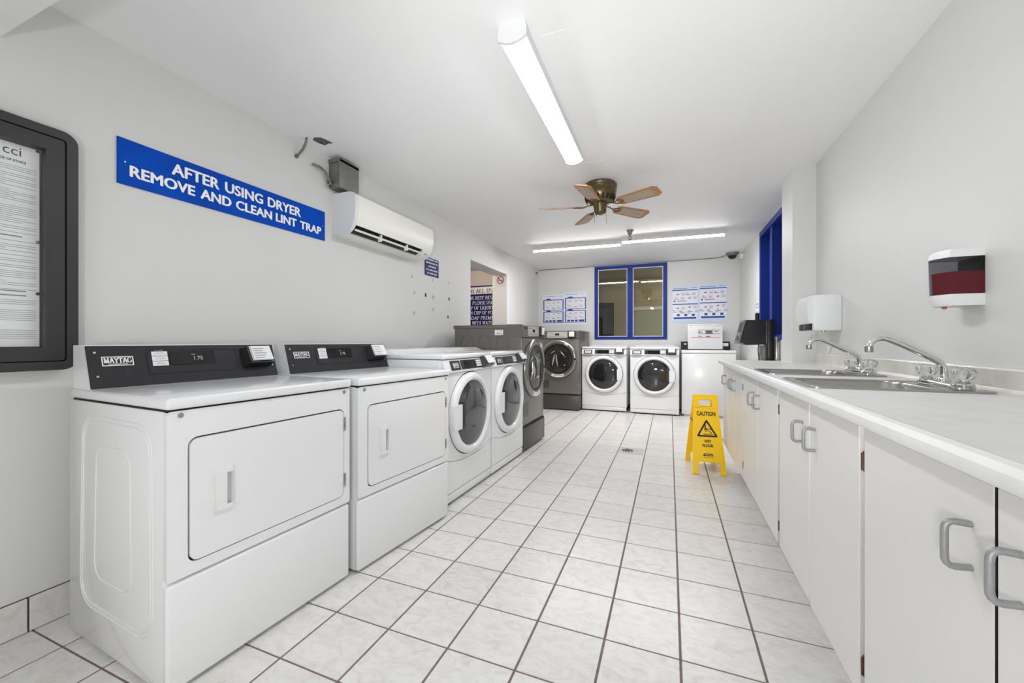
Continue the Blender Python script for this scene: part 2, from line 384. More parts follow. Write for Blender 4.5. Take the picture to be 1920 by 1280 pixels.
# window in the back wall, opening first
WX0, WX1, WZ0, WZ1 = -1.193, -.034, 1.105, 2.342
wb = MB()
wb.box(XL, WX0, YB, YB+.12, 0, ZC).box(WX1, XR+.1, YB, YB+.12, 0, ZC).box(WX0, WX1, YB, YB+.12, 0, WZ0).box(WX0, WX1, YB, YB+.12, WZ1, ZC)
wall_back = struct(wb, 'wall_back', M_WALL, 'off-white back wall behind the white washers')
tr = MB()
for k in range(11):
    x0 = XL+k*.292; tr.box(x0+.002, min(x0+.29, XR-.001), YB-.008, YB, 0, 1.085, .002, 1)
struct(tr, 'trim_1', M_WALL, 'low wall panelling with upright joints behind the back machines')
win = MB()
fx = .055
win.plate([[(WX0, WZ0), (WX1, WZ0), (WX1, WZ1), (WX0, WZ1)], [(WX0+fx, WZ0+.045), (-.652, WZ0+.045), (-.652, WZ1-.05), (WX0+fx, WZ1-.05)], [(-.565, WZ0+.045), (WX1-fx-.005, WZ0+.045), (WX1-fx-.005, WZ1-.05), (-.565, WZ1-.05)]], (0, YB+.05, 0), UF, VF, .065)
window_1 = struct(win, 'window_1', M_FRAMEB, 'blue-framed two-pane window in the back wall')
for a, b in ((WX0+fx, -.652), (-.565, WX1-fx-.005)):
    g = MB().box(a, b, YB+.012, YB+.018, WZ0+.045, WZ1-.05).obj('pane', M_GLASS, window_1, 0)
    MB().plate([[(a, WZ0+.045), (b, WZ0+.045), (b, WZ1-.05), (a, WZ1-.05)], [(a+.012, WZ0+.057), (b-.012, WZ0+.057), (b-.012, WZ1-.062), (a+.012, WZ1-.062)]], (0, YB+.02, 0), UF, VF, .01).obj('glazing_bead', M_WHITE2, window_1, 0)
# the hall beyond the window
hl = MB().box(-2.2, 1.8, 9.3, 9.4, 0, 2.5).box(-2.2, -2.1, YB+.12, 9.3, 0, 2.5).box(1.7, 1.8, YB+.12, 9.3, 0, 2.5).box(-2.2, 1.8, YB+.12, 9.4, 2.45, 2.55)
struct(hl, 'wall_hall', M_HALL, 'dim olive hall walls seen through the back window')
struct(MB().box(-1.62, -1.18, 9.27, 9.3, 0, 1.95, .004, 1), 'door_1', M_BLACK, 'dark hall doorway seen through the left window pane')

struct(MB().box(-.75, 1.7, 9.28, 9.3, 0, 1.76), 'trim_2', mat('hall_panel', (176, 184, 164), .5), 'pale green lower wall of the hall beyond the window')
struct(MB().box(-.75, 1.7, 9.25, 9.3, 1.76, 1.84, .006), 'reflection_strip', M_WHITE2, 'white strip on the hall wall standing in for a window reflection')  # built strip that imitates a pale reflection in the pane
# right wall, pillar and blue side window
P0, P1, PX = 3.495, 3.79, .846
BY0, BY1, BZ0, BZ1 = 4.02, 5.40, 1.09, 2.34
wr = MB().box(XR, XR+.3, YF, BY0, 0, ZC).box(XR, XR+.3, BY1, YB+.12, 0, ZC).box(XR, XR+.3, BY0, BY1, 0, BZ0).box(XR, XR+.3, BY0, BY1, BZ1, ZC)
struct(wr, 'wall_right', M_WALL, 'off-white right wall above the counter')
struct(MB().box(PX, XR+.01, P0, P1, 0, ZC), 'pillar', M_WALL, 'square off-white pillar at the end of the counter')
w2 = MB().box(XR-.012, XR+.14, BY1-.06, BY1, BZ0, BZ1, .003).box(XR-.012, XR+.14, BY0, BY0+.06, BZ0, BZ1, .003).box(XR-.012, XR+.14, BY0+.06, BY1-.06, BZ1-.06, BZ1, .003)
w2.box(XR-.012, XR+.14, BY0+.06, BY1-.06, BZ0, BZ0+.05, .003).box(XR+.0, XR+.14, 4.84, 4.91, BZ0+.05, BZ1-.06, .003).box(XR+.05, XR+.14, 5.16, 5.2, BZ0+.05, BZ1-.06, .003)
window_2 = struct(w2, 'window_2', M_FRAMEB, 'tall blue-framed window in the right wall past the pillar')
for a, b in ((BY0+.06, 4.84), (4.91, 5.34)): MB().box(XR+.10, XR+.106, a, b, BZ0+.05, BZ1-.06).obj('pane', M_GLASS, window_2, 0)
struct(MB().box(XR+1.2, XR+1.3, 3.5, 6.2, 0, 2.5), 'wall_lobby', M_HALL, 'dim wall beyond the blue side window')
wre = MB().box(XL-TH, XR+.3, YF-.1, YF, 0, ZC)
struct(wre, 'wall_front', M_WALL, 'plain off-white wall behind the camera')
ceiling = struct(MB().box(XL-TH, XR+.3, YF, YB+.12, ZC, ZC+.1), 'ceiling', M_CEIL, 'smooth white ceiling')
MB().box(-.505, -.40, 1.6, 2.72, ZC-.0012, ZC, 0).box(-.66, -.36, 2.86, 3.0, ZC-.0012, ZC, 0).obj('ceiling_patch', M_CEIL, ceiling, 0)
sc = [(-2.115, 1.888), (-2.085, 1.868), (-2.047, 1.885), (-2.035, 1.92), (-2.03, 1.965), (-2.06, 1.958), (-2.1, 1.968), (-2.112, 1.93)]
MB().prism(sc, 'z', ZC-.003, ZC+.002).obj('plaster_scar', M_SCAR, ceiling, 0)
struct(MB().box(XL, XR, .22, .639, 2.152, ZC), 'beam', M_CEIL, 'white ceiling beam above the notice board')
# side room behind the doorway
sr = MB().box(-4.6, XL-TH, 6.2, 6.3, 0, ZC).box(-4.7, -4.6, 3, 6.3, 0, ZC).box(-4.6, XL-TH, 2.9, 3, 0, ZC).box(-4.7, XL-TH, 2.9, 6.3, 2.3, 2.4)
struct(sr, 'wall_side_room', M_TAN, 'tan walls of the side room seen through the left doorway')
# baseboard of cut tiles along the left wall
bb = struct(MB().box(XL, XL+.004, YF, 4.2, 0, .128), 'baseboard_left', M_GROUTR, 'low skirting of cut floor tiles along the left wall')
bt = MB().box(0, .009, -TY/2+.003, TY/2-.003, .003, .126, .0012, 1)
bt0 = bt.obj('tile', M_TILE, bb, 0)
for j in range(-8, 3):
    o = bt0 if j == -8 else bpy.data.objects.new('tile', bt0.data)
    if o is not bt0: C.objects.link(o); o.parent = bb
    o.location = (XL+.002, .705+(j+.5)*TY, 0)

# ------------------------------------------------------------------ dryers with raised consoles
def make_dryer():
    W, D = .686, .675
    t = thing('clothes_dryer', '', 'dryer', group='white clothes dryers')
    MB().box(.0, W, .022, D, .012, .862, .006).box(.02, W-.02, .05, D-.02, 0, .03).obj('body', M_WHITE, t)
    e = MB()
    for y0, y1, z0, z1, r in ((.09, .565, .14, .815, .09), (.105, .55, .155, .80, .08), (.225, .455, .255, .72, .06)):
        lp = rrect(y0, y1, z0, z1, r, 6)
        e.tube([(.0005, p[0]+(.02*(1-(p[1]-z0)/(z1-z0)) if p[0] > .3 else -.012*(1-(p[1]-z0)/(z1-z0))), p[1]) for p in lp], .0022, 8, closed=True)
    e.obj('side_embossing', M_WHITE, t, 60)
    fr = [rrect(0, W, .347, .862, .012), rrect(.0540, .6550, .3820, .7745, .028, 5)]
    MB().plate(fr, (0, .022, 0), UF, VF, .020).obj('front_panel', M_WHITE, t)
    MB().box(.05, .66, .0195, .024, .378, .778).obj('door_gap', M_DARK, t, 0)
    d = MB().plate([rrect(.0590, .6505, .3865, .7690, .025, 5), rrect(.163, .184, .53, .638, .003, 2)], (0, .02, 0), UF, VF, .0205).obj('door', M_WHITE, t)
    h = MB().plate([rrect(.125, .187, .508, .66, .004, 2), rrect(.163, .183, .53, .638, .003, 2)], (0, .0, 0), UF, VF, .004)
    h.plate([rrect(.131, .183, .518, .65, .004, 2), rrect(.163, .182, .531, .637, .003, 2)], (0, -.004, 0), UF, VF, .004).box(.160, .186, .012, .016, .526, .642)
    h.obj('handle', M_WHITE2, d)
    for z in (.455, .705):
        MB().box(.649, .66, -.004, .004, z-.03, z+.03, .002).box(.652, .657, -.007, -.003, z-.016, z+.016, .001).obj('hinge', M_STEEL, d)
    MB().box(0, W, .002, .03, .012, .338, .011, 3).obj('lower_panel', M_WHITE, t)
    for x in (.035, .655): MB().lathe([(0, -.005), (.006, -.004), (.008, -.001), (.008, .006)], (x, .002, .848), 'y', 14).box(x-.005, x+.005, -.0055, -.004, .8474, .8486).obj('screw', M_HANDLE, t)
    MB().box(-.004, W+.004, -.008, .66, .868, .903, .009, 3).obj('worktop', M_WHITE, t)
    MB().box(.004, W-.004, .006, .65, .858, .869).obj('worktop_gap', M_DARK, t, 0)
    pr = [(.503, .902), (.553, 1.056), (.557, 1.06), (.642, 1.06), (.645, 1.055), (.645, .902)]
    co = MB().prism(pr, 'x', .001, W-.001).obj('console', M_WHITE, t, 20)
    O = (0, .5018, .9035); V = (0, .05, .154)
    MB().plate([rrect(.0, W, .001, .161, .002, 2)], O, UF, V, .003).obj('console_face', M_CHAR, co)
    O2 = Vector(O)+Vector(UF).cross(Vector(V).normalized())*.003
    MB().plate([rrect(.17, .508, .043, .146, .012, 4), rrect(.175, .503, .048, .141, .009, 4)], O2, UF, V, .002).plate([rrect(.176, .502, .049, .140, .008, 4)], O2, UF, V, .0006).obj('control_bezel', M_CHAR, co)
    MB().rects([(.186, .238, .076+k*.0205, .0945+k*.0205) for k in range(3)], O2, UF, V, .0012).obj('cycle_label', M_LABEL, co, 0)
    tx = MB()
    for k in range(3): tx.rects([(.192, .232, .083+k*.0205, .0845+k*.0205), (.198, .226, .0885+k*.0205, .0896+k*.0205)], Vector(O2)+Vector((0, -.0013, 0)), UF, V, .0003)
    tx.obj('label_print', M_GREYPRINT, co, 0)
    text(MB(), 'CYCLES', (.196, .226, .139, .1425), O2, UF, V, .02, .0015).obj('cycle_heading', M_LABEL, co, 0)
    ds = MB().plate([rrect(.243, .412, .076, .134, .003, 2)], O2, UF, V, .0025).obj('display', M_SCREEN, co)
    text(MB(), '1.75', (.330, .362, .095, .110), O2, UF, V, 0, .0032).obj('price_digits', M_DIGIT, ds, 0)
    text(MB(), 'PRICE', (.322, .336, .117, .121), O2, UF, V, 0, .0032).obj('price_heading', M_DIGIT, ds, 0)
    lg = MB().plate([rrect(.038, .128, .083, .119, .002, 2), rrect(.041, .125, .086, .116, .001, 2)], O2, UF, V, .0014)
    serif(lg, 'MAYTAG', (.043, .123, .094, .114), O2, UF, V, .22, .0015); text(lg, 'COMMERCIAL', (.055, .112, .0875, .0915), O2, UF, V, .02, .0015)
    lg.obj('badge', M_LABEL, co, 0)
    for x, z in ((.022, .135), (.022, .045), (.668, .12), (.668, .055)): MB().plate([circ(x, z, .0042, 10)], O2, UF, V, .002).obj('console_screw', M_STEEL, co)
    n = Vector(UF).cross(Vector(V).normalized()); vv = Vector(V).normalized()
    def wedge(x0, x1, z0, z1, d0, d1):
        P = lambda x, z, d: Vector(O2)+Vector(UF)*x+vv*z+n*d
        return [[P(x0, z0, 0), P(x1, z0, 0), P(x1, z1, 0), P(x0, z1, 0)], [P(x0+.018, z0+.012, d0), P(x1-.003, z0+.012, d0), P(x1-.003, z1-.002, d1), P(x0+.018, z1-.002, d1)]]
    cr = MB().loft(wedge(.522, .652, .048, .142, .045, .03), cap1=True).obj('card_reader', M_BLACK, co, 20)
    P = lambda x, z, d: Vector(O2)+Vector(UF)*x+vv*z+n*d
    MB().loft([[P(.548, .068, .046), P(.644, .068, .046), P(.644, .144, .030), P(.548, .144, .030)], [P(.55, .07, .058), P(.642, .07, .058), P(.642, .142, .042), P(.55, .142, .042)]], cap0=True, cap1=True).obj('reader_label', M_LABEL, cr, 0)
    pr_ = MB()
    for k in range(5): pr_.bm.faces.new([pr_.bm.verts.new(P(x, z, .0592-(z-.07)*.222)) for x, z in ((.556, .078+k*.012), (.6+.008*(k % 3), .078+k*.012), (.6+.008*(k % 3), .081+k*.012), (.556, .081+k*.012))])
    pr_.obj('reader_print', M_GREYPRINT, cr, 0)
    return t
def place_left(t, fr, deg, W):
    al = math.radians(deg); t.location = (fr[0]-W*math.sin(al), fr[1]-W*math.cos(al), 0); t.rotation_euler = (0, 0, PI/2-al)
    return t
d1 = make_dryer(); d1['label'] = 'near white clothes dryer with black console beside the notice board'
place_left(d1, (-1.35, 1.406), 3.5, .686)
d2 = dup(d1, (0, 0, 0), 0, 'second white clothes dryer with black console, between the near dryer and the round-door machines')
place_left(d2, (-1.258, 2.12), 6.0, .686)

# ------------------------------------------------------------------ white front loaders
def make_loader(side, glass, tall):
    W, D = .680, .66; s = side                  # side -1: pull on the left, 1: on the right
    t = thing('front_loader', '', 'washing machine', group='white front loading machines')
    MB().box(0, W, .012, D, .075, .952, .03, 4, 'zf').obj('body', M_WHITE, t)
    MB().box(.012, W-.012, .03, D-.02, .015, .08).obj('plinth', M_DARK, t)
    cx, cz = .340, .572
    def low(x): return .262+.05*((x-cx)/cx)**2
    out = [(.006, .86), (.006, low(.006))]+[(.006+(W-.012)*k/16, low(.006+(W-.012)*k/16)) for k in range(1, 16)]+[(W-.006, low(W-.006)), (W-.006, .86)]
    def front(mb, loops, y, t_, curve=.022):
        b = MB().plate(loops, (0, y, 0), UF, VF, t_)
        mb._merge(b.bm); return mb
    MB().plate([out, circ(cx, cz, .2905, 48)], (0, .012, 0), UF, VF, .010).obj('front_panel', M_WHITE, t)
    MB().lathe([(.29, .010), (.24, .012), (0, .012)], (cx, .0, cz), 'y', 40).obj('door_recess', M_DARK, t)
    lo = [(.006, .082), (W-.006, .082)]+[(W-.006-(W-.012)*k/16, low(W-.006-(W-.012)*k/16)-.006) for k in range(17)]
    MB().plate([lo], (0, .012, 0), UF, VF, .010).obj('lower_panel', M_WHITE, t)
    MB().box(.004, W-.004, .004, .04, .018, .075, .006).obj('kick_plate', M_WHITE, t)
    for x in (.06, W-.06):
        MB().lathe([(.018, 0), (.018, .012), (.012, .02)], (x, .07, 0), 'z', 12).obj('foot', M_BLACK, t)
    MB().prism([(-.012, .868), (-.014, .876), (.012, .952), (.05, .952), (.05, .868)], 'x', .003, W-.003).obj('control_panel', M_WHITE, t, 20)
    MB().box(-.002, W+.002, .0, D, .956, .99, .012, 3).obj('worktop', M_WHITE, t)
    b = MB(); b.loft([[(.03, .42, .989), (W-.03, .42, .989), (W-.03, D, .989), (.03, D, .989)], [(.07, .47, 1.018), (W-.07, .47, 1.018), (W-.05, D-.005, 1.018), (.05, D-.005, 1.018)]], cap1=True)
    hd = b.obj('rear_hood', M_WHITE, t, 20)
    MB().rects([(.16+.045*k, .19+.045*k, .05, .058) for k in range(3)], (0, .46, .989), UF, (0, .05, .03), .0012).obj('hood_print', M_GREYPRINT, hd, 0)
    O, V = Vector((0, -.0125, .875)), Vector((0, .026, .076)).normalized(); n = Vector(UF).cross(V); O = O+n*.001
    if tall:
        bg = MB().plate([rrect(.075, .195, .006, .072, .004, 2)], O, UF, V, .003).obj('badge', M_CHAR, t)
        lg = MB().plate([rrect(.105, .172, .022, .056, .002, 2), rrect(.108, .169, .025, .053, .002, 2)], O+n*.003, UF, V, .0008)
        serif(lg, 'MAYTAG', (.109, .168, .031, .05), O+n*.003, UF, V, .22, .001).obj('badge_lettering', M_LABEL, bg, 0)
    else:
        bg = MB().plate([rrect(.035, .165, .006, .066, .006, 3)], O, UF, V, .005).obj('badge', M_CHAR, t)
        lg = MB().plate([rrect(.052, .148, .018, .054, .003, 2)], O+n*.005, UF, V, .001).obj('badge_plate', M_LABEL, bg)
        serif(MB(), 'MAYTAG', (.062, .138, .028, .045), O+n*.006, UF, V, .2, .0008).obj('badge_lettering', M_GREYPRINT, bg, 0)
        MB().box(.03, .17, -.022, -.008, .862, .868, .002).obj('dispenser_lip', M_STEEL, t)
    pn = MB().plate([rrect(.205, .62, .006, .072, .004, 2)], O, UF, V, .003).obj('display_panel', M_CHAR, t)
    MB().plate([rrect(.25, .41, .014, .066, .003, 2)], O+n*.003, UF, V, .001).obj('display', M_SCREEN, pn)
    MB().rects([(.425, .5, .018+k*.017, .031+k*.017) for k in range(3)], O+n*.003, UF, V, .001).obj('cycle_label', M_LABEL, pn, 0)
    P = lambda x, z, d: O+Vector(UF)*x+V*z+n*d
    cr = MB().loft([[P(.505, .0, .0), P(.64, .0, .0), P(.64, .082, .0), P(.505, .082, .0)], [P(.525, .008, .05), P(.63, .008, .05), P(.63, .08, .03), P(.525, .08, .03)]], cap1=True).obj('card_reader', M_BLACK, t, 20)
    MB().loft([[P(.532, .02, .048), P(.622, .02, .048), P(.622, .085, .03), P(.532, .085, .03)], [P(.534, .022, .062), P(.62, .022, .062), P(.62, .083, .044), P(.534, .083, .044)]], cap0=True, cap1=True).obj('reader_label', M_LABEL, cr, 0)
    dr = MB().lathe([(.284, .004), (.285, -.012), (.279, -.026), (.262, -.036), (.245, -.038), (.236, -.033), (.228, -.022), (.226, -.01)], (cx, 0, cz), 'y', 64).obj('door', M_WHITE, t, 50)
    MB().lathe([(.229, -.018), (.20, -.030), (.15, -.038), (.08, -.042), (0, -.043)], (cx, 0, cz), 'y', 64).obj('door_glass', glass, dr, 60)
    # pull: a block on the ring with a dark finger pocket beside it
    hx = cx+s*.247
    lp = []
    a = .285
    zz = [-.082+.164*k/8 for k in range(9)]
    outer = [(cx+s*math.sqrt(a*a-z*z), cz+z) for z in zz]; ix = .203 if not tall else .178; inner = [(cx+s*ix, cz+z) for z in reversed(zz)]
    poly = outer+inner
    MB().plate([poly if s > 0 else poly[::-1]], (0, -.02, 0), UF, VF, .0225).obj('door_handle', M_WHITE, dr, 20)
    w_ = .168 if not tall else .138
    pk = [(cx+s*(ix+.001), cz-.078), (cx+s*(ix+.001), cz+.095), (cx+s*w_, cz+.15 if not tall else cz+.085), (cx+s*w_, cz-.07)]
    MB().plate([pk if s > 0 else pk[::-1]], (0, -.034, 0), UF, VF, .0088).obj('finger_pocket', M_BLACK, dr, 0)
    return t
w3 = make_loader(-1, M_GLASSM, True); w3['category'] = 'dryer'
w3['label'] = 'white round-door machine with mirror-like glass, right after the two black-console dryers'
place_left(w3, (-1.313, 2.864), 1.5, .680)
w4 = dup(w3, (0, 0, 0), 0, 'white round-door machine standing against the tall grey washer on the left wall')
place_left(w4, (-1.294, 3.550), 1.5, .680)
wa = make_loader(1, M_GLASSD, False); wa['label'] = 'white front-loading washer under the back window, next to the grey washer'
wa.location = (-1.278, 6.19, 0); wa.rotation_euler = (0, 0, math.radians(-1.2))
wb_ = dup(wa, (-.548, 6.155, 0), math.radians(.3), 'white front-loading washer under the back window, next to the top loader')

# ------------------------------------------------------------------ tall graphite washers on pedestals
def make_grey():
    W, D = .655, .75
    t = thing('pedestal_washer', '', 'washing machine', group='tall grey washers')
    MB().box(.0, W, -.012, D, .02, .235, .008).box(.03, W-.03, .03, D-.05, 0, .03).obj('pedestal', M_DGREY2, t)
    MB().box(.004, W-.004, -.004, D, .232, .252).obj('pedestal_gap', M_DARK, t, 0)
    MB().box(0, W, .0, D, .25, 1.215, .014, 3).obj('body', M_DGREY, t)
    MB().box(-.006, W+.004, .16, D+.01, 1.2, 1.235, .006).obj('top_lid', M_DGREY, t)
    MB().prism([(-.006, 1.115), (-.006, 1.225), (.004, 1.238), (.17, 1.238), (.17, 1.115)], 'x', -.0012, W+.0012).obj('control_housing', M_DGREY, t, 20)
    MB().box(.0, W, -.003, .02, 1.108, 1.113).obj('panel_joint', M_DARK, t, 0)
    e = MB()
    for yc in (.21, .41, .60):
        e.tube([(-.0005, yc-.066, .80)]+[(-.0005, yc+.066*math.cos(a), 1.07+.066*math.sin(a)) for a in [PI-PI*k/10 for k in range(11)]]+[(-.0005, yc+.066, .80)], .0028, 6)
    e.obj('side_embossing', M_DGREY, t, 60)
    st = MB().rects([(.2, .29, 1.13, 1.185)], (-.0005, 0, 0), (0, -1, 0), VF, .001)
    s_ = MB().plate([[(-.29, 1.135), (-.2, 1.135), (-.2, 1.185), (-.29, 1.185)]], (-.001, 0, 0), (0, -1, 0), VF, .001).obj('side_sticker', M_LABEL, t, 0)
    st.bm.free()
    MB().rects([(-.28, -.215, 1.145, 1.149), (-.27, -.23, 1.155, 1.158), (-.222, -.214, 1.165, 1.178)], (-.0021, 0, 0), (0, -1, 0), VF, .0004).obj('sticker_print', M_GREYPRINT, s_, 0)
    O = (0, -.006, 0)
    cp = MB().plate([rrect(.145, .47, 1.128, 1.222, .004, 2)], O, UF, VF, .003).obj('control_plate', M_SILV, t)
    MB().plate([rrect(.27, .34, 1.165, 1.195, .002, 2)], (0, -.009, 0), UF, VF, .001).obj('display', M_SCREEN, cp)
    MB().rects([(.17+.03*k, .185+.03*k, 1.14, 1.152) for k in range(9)]+[(.17, .25, 1.2, 1.206), (.37, .45, 1.2, 1.206)], (0, -.009, 0), UF, VF, .0006).obj('panel_print', M_GREYPRINT, cp, 0, stuff=True)
    MB().rects([(.04, .12, 1.195, 1.21)], (0, -.006, 0), UF, VF, .001).obj('badge', M_CHAR, t, 0)
    cr = MB().box(.485, .6, -.03, 0, 1.122, 1.232, .006).obj('card_reader', M_BLACK, t)
    MB().box(.5, .582, -.034, -.029, 1.145, 1.222, .002).obj('reader_label', M_LABEL, cr)
    cx, cz = .322, .80
    dr = MB().lathe([(.3, .002), (.302, -.012), (.292, -.03), (.262, -.04), (.236, -.032), (.228, -.01)], (cx, 0, cz), 'y', 64).obj('door', M_STEELD, t, 50)
    MB().lathe([(.234, -.034), (.23, -.036), (.206, -.028), (.196, .0)], (cx, 0, cz), 'y', 56).obj('door_gasket', M_BLACK, dr, 50)
    MB().lathe([(.206, -.024), (.16, -.034), (.09, -.04), (0, -.042)], (cx, 0, cz), 'y', 56).obj('door_glass', M_GLASS, dr, 60)
    dm = MB().lathe([(.206, -.016), (.17, -.004), (.10, -.001), (0, -.0005)], (cx, 0, cz), 'y', 40).obj('drum', M_DRUM, t, 60)
    v = MB()
    for x, z, l, r, a in ((-.075, -.02, .19, .05, 1.35), (-.02, -.03, .18, .045, 1.75), (.075, .075, .13, .032, 2.35), (-.09, .1, .09, .02, .6), (.1, -.1, .04, .035, .5)):
        p = [(cx+x+math.cos(a)*l*(k/6-.5), -.003-.012*math.sin(PI*k/6), cz+z+math.sin(a)*l*(k/6-.5)) for k in range(7)]
        v.tube(p, [max(.004, r*.35*math.sin(PI*min(max(k/6, .06), .94))) for k in range(7)], 10)
    v.obj('drum_vanes', M_CHROME, dm, 60)
    lb = arc(cx, cz, .285, .285, 248, 292, 8)+arc(cx, cz, .245, .245, 292, 248, 8)
    MB().plate([lb], (0, -.036, 0), UF, VF, .003).obj('door_label', M_LABEL, dr, 20)
    lb = arc(cx, cz, .285, .285, 52, 66, 5)+arc(cx, cz, .25, .25, 66, 52, 5)
    MB().plate([lb], (0, -.036, 0), UF, VF, .003).obj('door_sticker', M_LABEL, dr, 20)
    MB().lathe([(0, -.052), (.014, -.05), (.016, -.03)], (cx+.272, 0, cz), 'y', 14).obj('door_latch', M_BLACK, dr)
    MB().rects([(.03, .17, .34, .47)], (0, .0, 0), UF, VF, .0012).obj('access_plate', M_DGREY2, t, 0)
    return t
M_STEELD = mat('door_ring_metal', (150, 147, 142), .24, metal=.9)
M_DRUM = mat('drum_metal', (70, 68, 66), .3, metal=.9, noise=.4, nscale=14)
g1 = make_grey(); g1['label'] = 'tall graphite washer on pedestal standing sideways in the left row below the doorway'
place_left(g1, (-1.298, 4.224), 1.0, .655)
g2 = dup(g1, (-1.94, 6.05, 0), math.radians(-.8), 'tall graphite washer on pedestal facing out from the back left corner')

# ------------------------------------------------------------------ top loader with its lid up
t = thing('top_loader', 'white top-loading washer with raised lid and black rear console, beside the counter end', 'washing machine', (.163, 6.2, 0), 0)
MB().box(0, .69, .0, .64, .03, .90, .01).box(.03, .66, .04, .6, 0, .04).obj('body', M_WHITE, t)
MB().box(-.003, .693, -.006, .64, .902, .945, .01, 3).obj('worktop', M_WHITE, t)
MB().plate([rrect(.09, .58, .04, .42, .03, 4), rrect(.105, .565, .055, .405, .02, 4)], (0, .0, .9445), (1, 0, 0), (0, 1, 0), .003).obj('lid_rim', M_WHITE, t)
MB().box(.12, .55, .07, .39, .9445, .9465).obj('tub_opening', M_DARK, t, 0)
for x in (.1, .56): MB().lathe([(.008, .0), (.008, .006), (0, .008)], (x, .01, .945), 'z', 10).obj('bumper', M_STEEL, t)
L0 = Vector((.0, .43, .955)); VL = Vector((0, .09, .38)).normalized(); NL = Vector(UF).cross(VL)
ld = MB().plate([rrect(.098, .572, 0, .385, .012, 3)], L0, UF, VL, .016).obj('lid', M_WHITE, t)
LP = L0+NL*.0165
MB().rects([(.24, .33, .235, .285), (.345, .44, .235, .285), (.45, .54, .235, .285)], LP, UF, VL, .0006).obj('lid_pictures', M_LABEL, ld, 0)
r = [(.24, .545, .288, .293), (.24, .545, .23, .235), (.25, .265, .245, .275), (.275, .30, .25, .262), (.355, .43, .262, .274), (.36, .42, .246, .252), (.46, .52, .262, .27), (.25, .29, .192, .2), (.35, .41, .188, .2)]
MB().rects(r, LP, UF, VL, .0012).obj('lid_print', M_PRINT, ld, 0, stuff=True)
MB().rects([(.345, .44, .236, .284)], LP, UF, VL, .0009).obj('lid_diagram', M_GREYPRINT, ld, 0)
MB().rects([(.15, .545, .172, .179)], LP, UF, VL, .001).obj('warning_strip', M_ORANGE, ld, 0)
for x in (.13, .545): MB().plate([circ(x, .365, .007, 10)], LP, UF, VL, .004).obj('lid_bumper', M_BLACK, ld)
MB().rects([(.14, .42, .3625, .3655), (.46, .53, .352, .355)], LP, UF, VL, .0008).obj('lid_scratch', M_GREYPRINT, ld, 0)
co = MB().prism([(.53, .944), (.555, 1.07), (.64, 1.07), (.64, .944)], 'x', .005, .685).obj('console', M_CHAR, t, 20)
MB().box(.045, .085, .52, .56, 1.02, 1.04, .003).obj('console_label', M_LABEL, co)
MB().box(.57, .66, .48, .55, .985, 1.03, .005).box(.57, .665, .5, .55, .95, .99, .003).obj('card_reader', M_BLACK, co)
MB().box(.578, .652, .474, .482, 1.0, 1.045, .003).obj('reader_label', M_LABEL, co)

# ------------------------------------------------------------------ counter, sinks, cabinets on the right
CZ = .915; CY0, CY1 = -.9, 3.82
SK = [(.445, .925, 1.64, 2.01), (.44, .905, 2.24, 2.60)]
ct = MB()
nose = [(.43, .915), (.424, .916), (.416, .921), (.405, .923), (.396, .919), (.39, .909), (.39, .893), (.394, .886), (.402, .884), (.43, .884)]
ct.prism(nose, 'y', CY0, CY1)
ys = [CY0, SK[0][2]+.012, SK[0][3]-.012, SK[1][2]+.012, SK[1][3]-.012, P0, CY1]
for k in range(6):
    a, b = ys[k], ys[k+1]; xr = PX if k == 5 else .975
    if k in (1, 3):
        s_ = SK[k//2]; ct.box(.43, s_[0]+.012, a, b, .884, CZ).box(s_[1]-.012, .975, a, b, .884, CZ)
    else: ct.box(.43, xr, a, b, .884, CZ)
ctop = tag(ct.obj('countertop', M_COUNTER, None, 30), 'long white laminate countertop with raised front edge along the right wall', 'countertop')
sp = [(.962, CZ)]+[(.972-.010*math.cos(a)+.0, CZ+.01*(1-math.cos(a))) for a in (0.3, .8)]+[(.971, CZ+.012), (.971, .984), (.975, .99), (.99, .99), (.99, .90)]
MB().prism(sp, 'y', CY0, P0-.06).obj('backsplash', M_SPLASH, ctop, 20)
MB().tube([(PX, P0-.002, CZ+.001), (.988, P0-.002, CZ+.001)], .004, 6).tube([(PX-.002, P0, CZ+.001), (PX-.002, P1, CZ+.001)], .004, 6).obj('caulk_bead', M_WHITE2, ctop)
def rr3(x0, x1, y0, y1, r, z): return [(p[0], p[1], z) for p in rrect(x0, x1, y0, y1, r, 6)]
